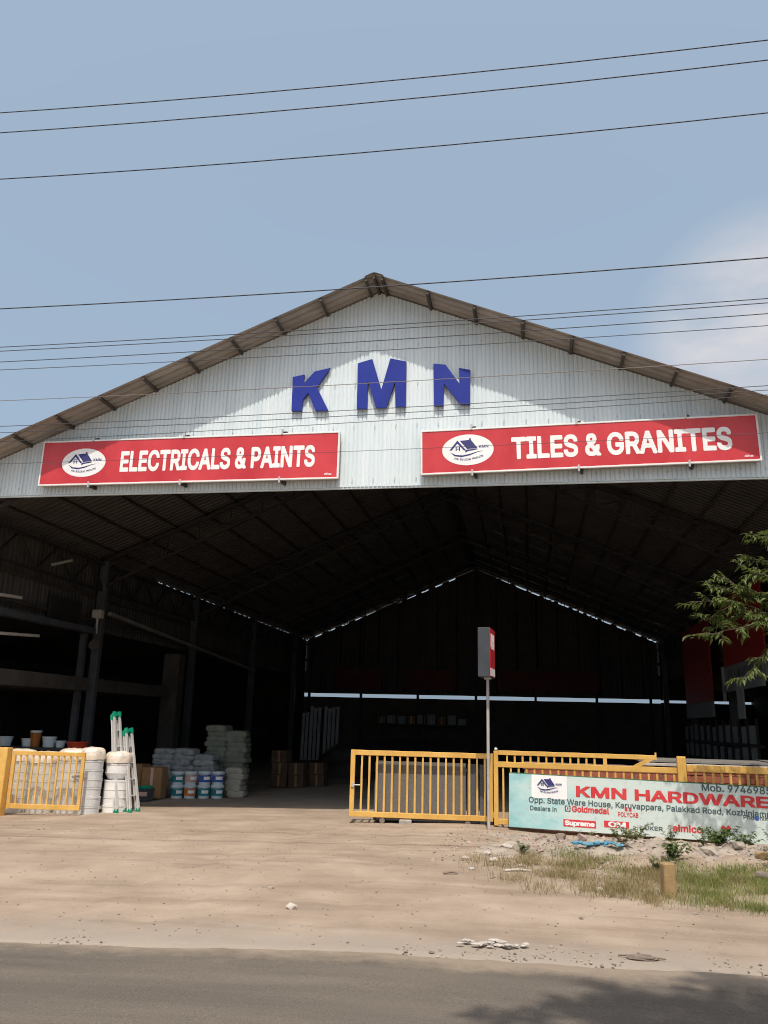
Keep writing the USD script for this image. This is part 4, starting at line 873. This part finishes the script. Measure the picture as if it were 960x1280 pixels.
for i, (x, y, r) in enumerate(((2.05, -2.6, .05), (2.28, -2.15, .075), (1.82, -3.0, .04), (2.16, -3.05, .05), (2.5, -3.3, .04), (1.95, -3.75, .035), (4.95, -4.95, .05), (3.25, -4.55, .04))):
    lb_ = ['crumpled white litter left of the big white piece on the bank', 'largest crumpled white litter on the left end of the bank', 'small white litter at the far left of the rubble', 'white litter in front of the largest white piece', 'white litter at the left end of the grass', 'tiny white litter on bare dirt below the rubble', 'white litter in green grass at the right edge', 'pale litter in the dry grass left of the marker post'][i]
    t = T('paper_scrap', lb_, 'litter', (x, y, gpt(x, y) + r * .4)); t.part('scrap', lumpy((r * 1.0, r * .8, r * .5), i + 80, 2, .7), 'litter')
for i, (x, y, L_) in enumerate(((2.45, -3.72, .3), (1.75, -4.1, .16))):
    t = T('stick', ['pale stick lying at the left edge of the dry grass', 'short dark stick on the dirt below the rubble'][i], 'stick', (x, y, gpt(x, y) + .015), .3); t.part('twig', tube([(-L_ / 2, 0, 0), (0, .02, .01), (L_ / 2, 0, 0)], [.012, .014, .008], 6), 'coping' if i == 0 else 'stone_dark')
# pebbles over the dirt and the road edge
peb = []
for i in range(3600):
    if i < 1500:
        x = R.uniform(-5, 6); y = float(road_edge(x)) + abs(R.gauss(0, .26)) - .06
        if float(meshkit.noise(np.array([x * 1.4, y * 2.5, 3.0]), 5)) < .52: continue
    else: x, y = R.uniform(-8, 6), R.uniform(-7.2, .4)
    r = R.uniform(.003, .010) * (1.8 if R.random() < .06 else 1)
    s = trimesh.creation.icosphere(0, 1.0); s.vertices = s.vertices * [r * R.uniform(.8, 1.4), r, r * .65] * (1 + .3 * NR.uniform(-1, 1, (12, 1))); s.apply_translation([x, y, gpt(x, y) + r * .3]); peb.append((i % 2, s))
single('pebbles', cat_([s for q, s in peb if q == 0]), 'stone', 'loose pale pebbles on the dirt and along the road edge', 'pebbles', kind='stuff')
single('gravel', cat_([s for q, s in peb if q == 1]), 'stone_dark', 'loose dark gravel on the dirt and along the road edge', 'gravel', kind='stuff')

def blades(spots, h, w, n, seed):
    r = np.random.default_rng(seed); V, F = [], []
    for (x, y, sx, sy, dens) in spots:
        for _ in range(int(n * dens)):
            px, py = r.normal(x, sx), r.normal(y, sy); hh = h * r.uniform(.35, 1.1); a = r.uniform(0, 6.28); ln = hh * r.uniform(.2, 1.6)
            pz = gz(px) + float(bank(np.array(px), np.array(py))) - .005
            d = np.array([math.cos(a), math.sin(a), 0]); s = np.array([-d[1], d[0], 0]) * w * r.uniform(.6, 1.3)
            b0 = np.array([px, py, pz]); mid = b0 + d * ln * .35 + [0, 0, hh * .62]; tip = b0 + d * ln + [0, 0, hh * r.uniform(.75, 1)]
            k = len(V); V += [b0 - s, b0 + s, mid - s * .7, mid + s * .7, tip]; F += [(k, k + 1, k + 3), (k, k + 3, k + 2), (k + 2, k + 3, k + 4)]
    return trimesh.Trimesh(V, F, process=False)
dry, grn = [], []
while len(dry) + len(grn) < 150:
    x = R.uniform(1.9, 6.6); lo_ = -4.6 - .28 * (x - 2.4) if x > 2.4 else -3.9; lo_ = max(lo_, -5.25); hi_ = -2.55 - .12 * (x - 2)
    y = R.uniform(lo_, hi_); edge = min(1, (x - 1.8) / 1.2)
    if R.random() > .35 + .65 * edge: continue
    g_ = (x > 4.05 and R.random() < .85) or (x > 3.0 and y > -3.8 and R.random() < .45)
    (grn if g_ else dry).append((x, y, R.uniform(.05, .20), R.uniform(.05, .16), R.uniform(.25, 1.1) * edge))
single('dry_grass', blades(dry, .085, .0026, 330, 1), 'drygrass', 'dry straw-coloured grass on the roadside bank', 'grass', kind='stuff')
single('green_grass', blades(grn, .115, .0026, 300, 2), 'greengrass', 'green grass around the marker post and to its right', 'grass', kind='stuff')

def leaf_mesh(base, d, n, ln, wd, out, droop=.25):
    "one folded leaf: 6 vertices, 4 triangles"
    d = d / np.linalg.norm(d); s = np.cross(d, n); s /= np.linalg.norm(s) + 1e-9; u = np.cross(s, d)
    p = [base, base + d * ln * .42 + s * wd / 2 + u * wd * .18, base + d * ln * .42 - s * wd / 2 + u * wd * .18, base + d * ln * .45, base + d * ln - u * ln * droop]
    k = len(out[0]); out[0].extend(p); out[1].extend([(k, k + 3, k + 1), (k, k + 2, k + 3), (k + 1, k + 3, k + 4), (k + 3, k + 2, k + 4)])
def weed(x, y, h, spread, nst, nlf, ln, wd, mat, label, seed):
    r = np.random.default_rng(seed); z = gpt(x, y); t = T('weed', label, 'plant', (x, y, z)); st, out = [], ([], [])
    for i in range(nst):
        a = r.uniform(0, 6.28); e = np.array([math.cos(a) * spread * r.uniform(.3, 1), math.sin(a) * spread * r.uniform(.3, 1), h * r.uniform(.55, 1)])
        P = [np.array([r.normal(0, .02), r.normal(0, .02), -.02]) * (1 - q) + e * np.array([q ** 1.4, q ** 1.4, q]) for q in np.linspace(0, 1, 6)]; st.append(tube(P, np.linspace(.005, .002, 6), 5))
        for _ in range(nlf):
            q = r.uniform(.25, 1); b0 = e * np.array([q ** 1.4, q ** 1.4, q]); aa = r.uniform(0, 6.28); leaf_mesh(b0, np.array([math.cos(aa), math.sin(aa), r.uniform(-.3, .6)]), np.array([0, 0, 1.]), ln * r.uniform(.6, 1.2), wd * r.uniform(.7, 1.2), out)
    t.part('stem', cat_(st), 'weed_pale'); t.part('leaves', trimesh.Trimesh(*out, process=False), mat, stuff=True)
weed(3.98, -1.35, .27, .30, 12, 16, .07, .035, 'weed_pale', 'dusty pale green weed below the LUKER print of the banner', 1)
weed(4.25, -2.7, .27, .24, 9, 16, .075, .045, 'weed', 'leafy green weed just right of the marker post', 2)
weed(5.05, -1.2, .27, .40, 18, 18, .08, .045, 'weed', 'dark green bush overlapping the right part of the banner foot', 3)
weed(5.45, -1.0, .24, .30, 9, 14, .08, .045, 'weed', 'dark green bush at the right edge in front of the banner', 4)
weed(4.45, -1.1, .26, .14, 5, 12, .07, .035, 'weed_pale', 'slim pale weed below the banner left of the dark green bush', 5)
for i, (x, y, h_) in enumerate(((4.75, -1.9, .22), (3.35, -1.3, .16), (5.6, -1.9, .26), (4.0, -3.2, .2), (2.5, -2.6, .14), (5.3, -2.9, .22))):
    weed(x, y, h_, h_ * .7, 6, 14, .05, .03, 'weed' if i % 2 == 0 else 'weed_pale', ['low green weed between the marker post and the dark bush', 'tiny dusty weed below the Supreme print of the banner', 'low green weed at the right edge under the banner', 'dusty weed in the grass close behind the marker post', 'small green weed at the left end of the rubble', 'dusty weed above the green grass at the right edge'][i], 30 + i)
weed(3.72, -2.35, .24, .22, 8, 14, .06, .035, 'weed_pale', 'dusty weed behind the left side of the marker post', 6)

# ------------------------------------------------------------------ trees
def sprig(tip, back, out, r, n=13, ln=.115, wd=.030):
    "a twig end with leaves along it"
    d = tip - back; L_ = np.linalg.norm(d); d = d / L_
    for i in range(n):
        q = 1 - (i / n) ** 1.1; b0 = back + (tip - back) * q + r.normal(0, .012, 3); a = r.uniform(0, 6.28)
        s = np.cross(d, [0, 0, 1]); s /= np.linalg.norm(s) + 1e-9
        v = d * r.uniform(.4, 1.0) + s * r.choice([-1, 1]) * r.uniform(.4, 1.1) + np.array([0, 0, r.uniform(-.75, .25)])
        leaf_mesh(b0, v, np.array([r.normal(0, .35), r.normal(0, .35), 1.]), ln * r.uniform(.65, 1.2), wd * r.uniform(.8, 1.25), out, r.uniform(.1, .4))
def limb(p, q, r0, r1, sag, n=9, jit=.05, rr=None):
    s = np.linspace(0, 1, n)[:, None]; P = np.array(p) * (1 - s) + np.array(q) * s; P[:, 2] += (sag * np.sin(s * math.pi))[:, 0]
    P[1:-1] += rr.normal(0, jit, (n - 2, 3)); return P, tube(P, np.linspace(r0, r1, n), 7)
def tree(name, label, base, fork, hubs, tips_of, leafmat, seed, ln=.115, wd=.03, tw=.28, nl=13, r0=.13, gapn=.11):
    r = np.random.default_rng(seed); t = T(name, label, 'tree', base, local=False); out = ([], [])
    P, tm = limb(base, fork, r0, r0 * .6, 0, 10, .04, r); t.part('trunk', tm, 'bark', smooth=True)
    for h, tips in zip(hubs, tips_of):
        P, bm = limb(fork, h, r0 * .45, .022, .12, 8, .05, r); bp = t.part('branch', bm, 'bark', smooth=True)
        tw_m = []
        for tip in tips:
            a = P[r.integers(3, 8)]; Q, mm_ = limb(a, tip, .014, .004, .10, 7, .025, r); tw_m.append(mm_)
            ln_ = np.linalg.norm(np.array(tip) - a); n = max(3, int(ln_ / gapn))
            for k in range(n):
                q = (k + 1) / n
                if q < .22: continue
                c = Q[min(6, int(q * 6))] + (Q[min(6, int(q * 6) + 1)] - Q[min(6, int(q * 6))]) * ((q * 6) % 1)
                e = c + np.array([r.normal(0, .5), r.normal(0, .5), r.normal(-.05, .35)]) * tw + (Q[-1] - Q[-2]) * r.uniform(.2, .9)
                tw_m.append(tube([c, (c + e) / 2 + [0, 0, .02], e], [.004, .003, .002], 4, False)); sprig(e, c, out, r, nl, ln, wd)
        t.part('twig', cat_(tw_m), 'bark', parent=bp)
    t.part('crown', trimesh.Trimesh(*out, process=False), leafmat, stuff=True); return t
tips1 = [np.array(v) for v in ((5.08, -1.25, 3.40), (5.15, -1.1, 3.15), (5.18, -1.3, 2.92), (5.25, -1.2, 3.62), (5.45, -1.1, 3.72), (5.35, -1.3, 3.28), (5.3, -1.0, 3.05))]
tips2 = [np.array(v) for v in ((5.78, -1.1, 4.10), (5.95, -1.2, 4.35), (6.2, -1.0, 4.5), (5.7, -1.3, 3.78), (6.05, -1.1, 3.85), (6.4, -1.0, 4.1))]
tips3 = [np.array(v) for v in ((5.75, -1.2, 3.45), (5.95, -1.3, 3.2), (6.2, -1.0, 3.3), (6.1, -1.1, 3.05), (5.62, -1.2, 2.35), (6.3, -1.1, 2.6))]
rt = np.random.default_rng(5)
tips4 = [np.array([rt.uniform(6.7, 8.6), rt.uniform(-2.6, .2), rt.uniform(3.2, 5.2)]) for _ in range(10)]
tree('leafy_tree', 'leafy tree reaching into the view from the right edge', (7.5, -1.6, .05), (7.25, -1.45, 2.6), [(5.75, -1.2, 3.22), (6.45, -1.15, 3.95), (6.35, -1.15, 3.15), (7.6, -1.2, 4.2)], [tips1, tips2, tips3, tips4], m['leaf'], 11, ln=.12, wd=.034, tw=.20, nl=15, gapn=.070)
hub2, tip2 = [], []
rt = np.random.default_rng(9); 
for k in range(15):
    c = np.array([rt.uniform(4.75, 9.0), rt.uniform(-14.1, -12.6), rt.uniform(8.2, 9.8)]); hub2.append(tuple(c)); tip2.append([c + np.array([rt.normal(0, .75), rt.normal(0, .5), rt.normal(.1, .45)]) for _ in range(46)])
tree('roadside_tree', 'roadside tree beyond the near road side, casting the shadow on the asphalt', (6.4, -16.6, .0), (6.2, -15.6, 5.8), hub2, tip2, m['leaf_dark'], 21, ln=.24, wd=.105, tw=.42, nl=13, r0=.22)
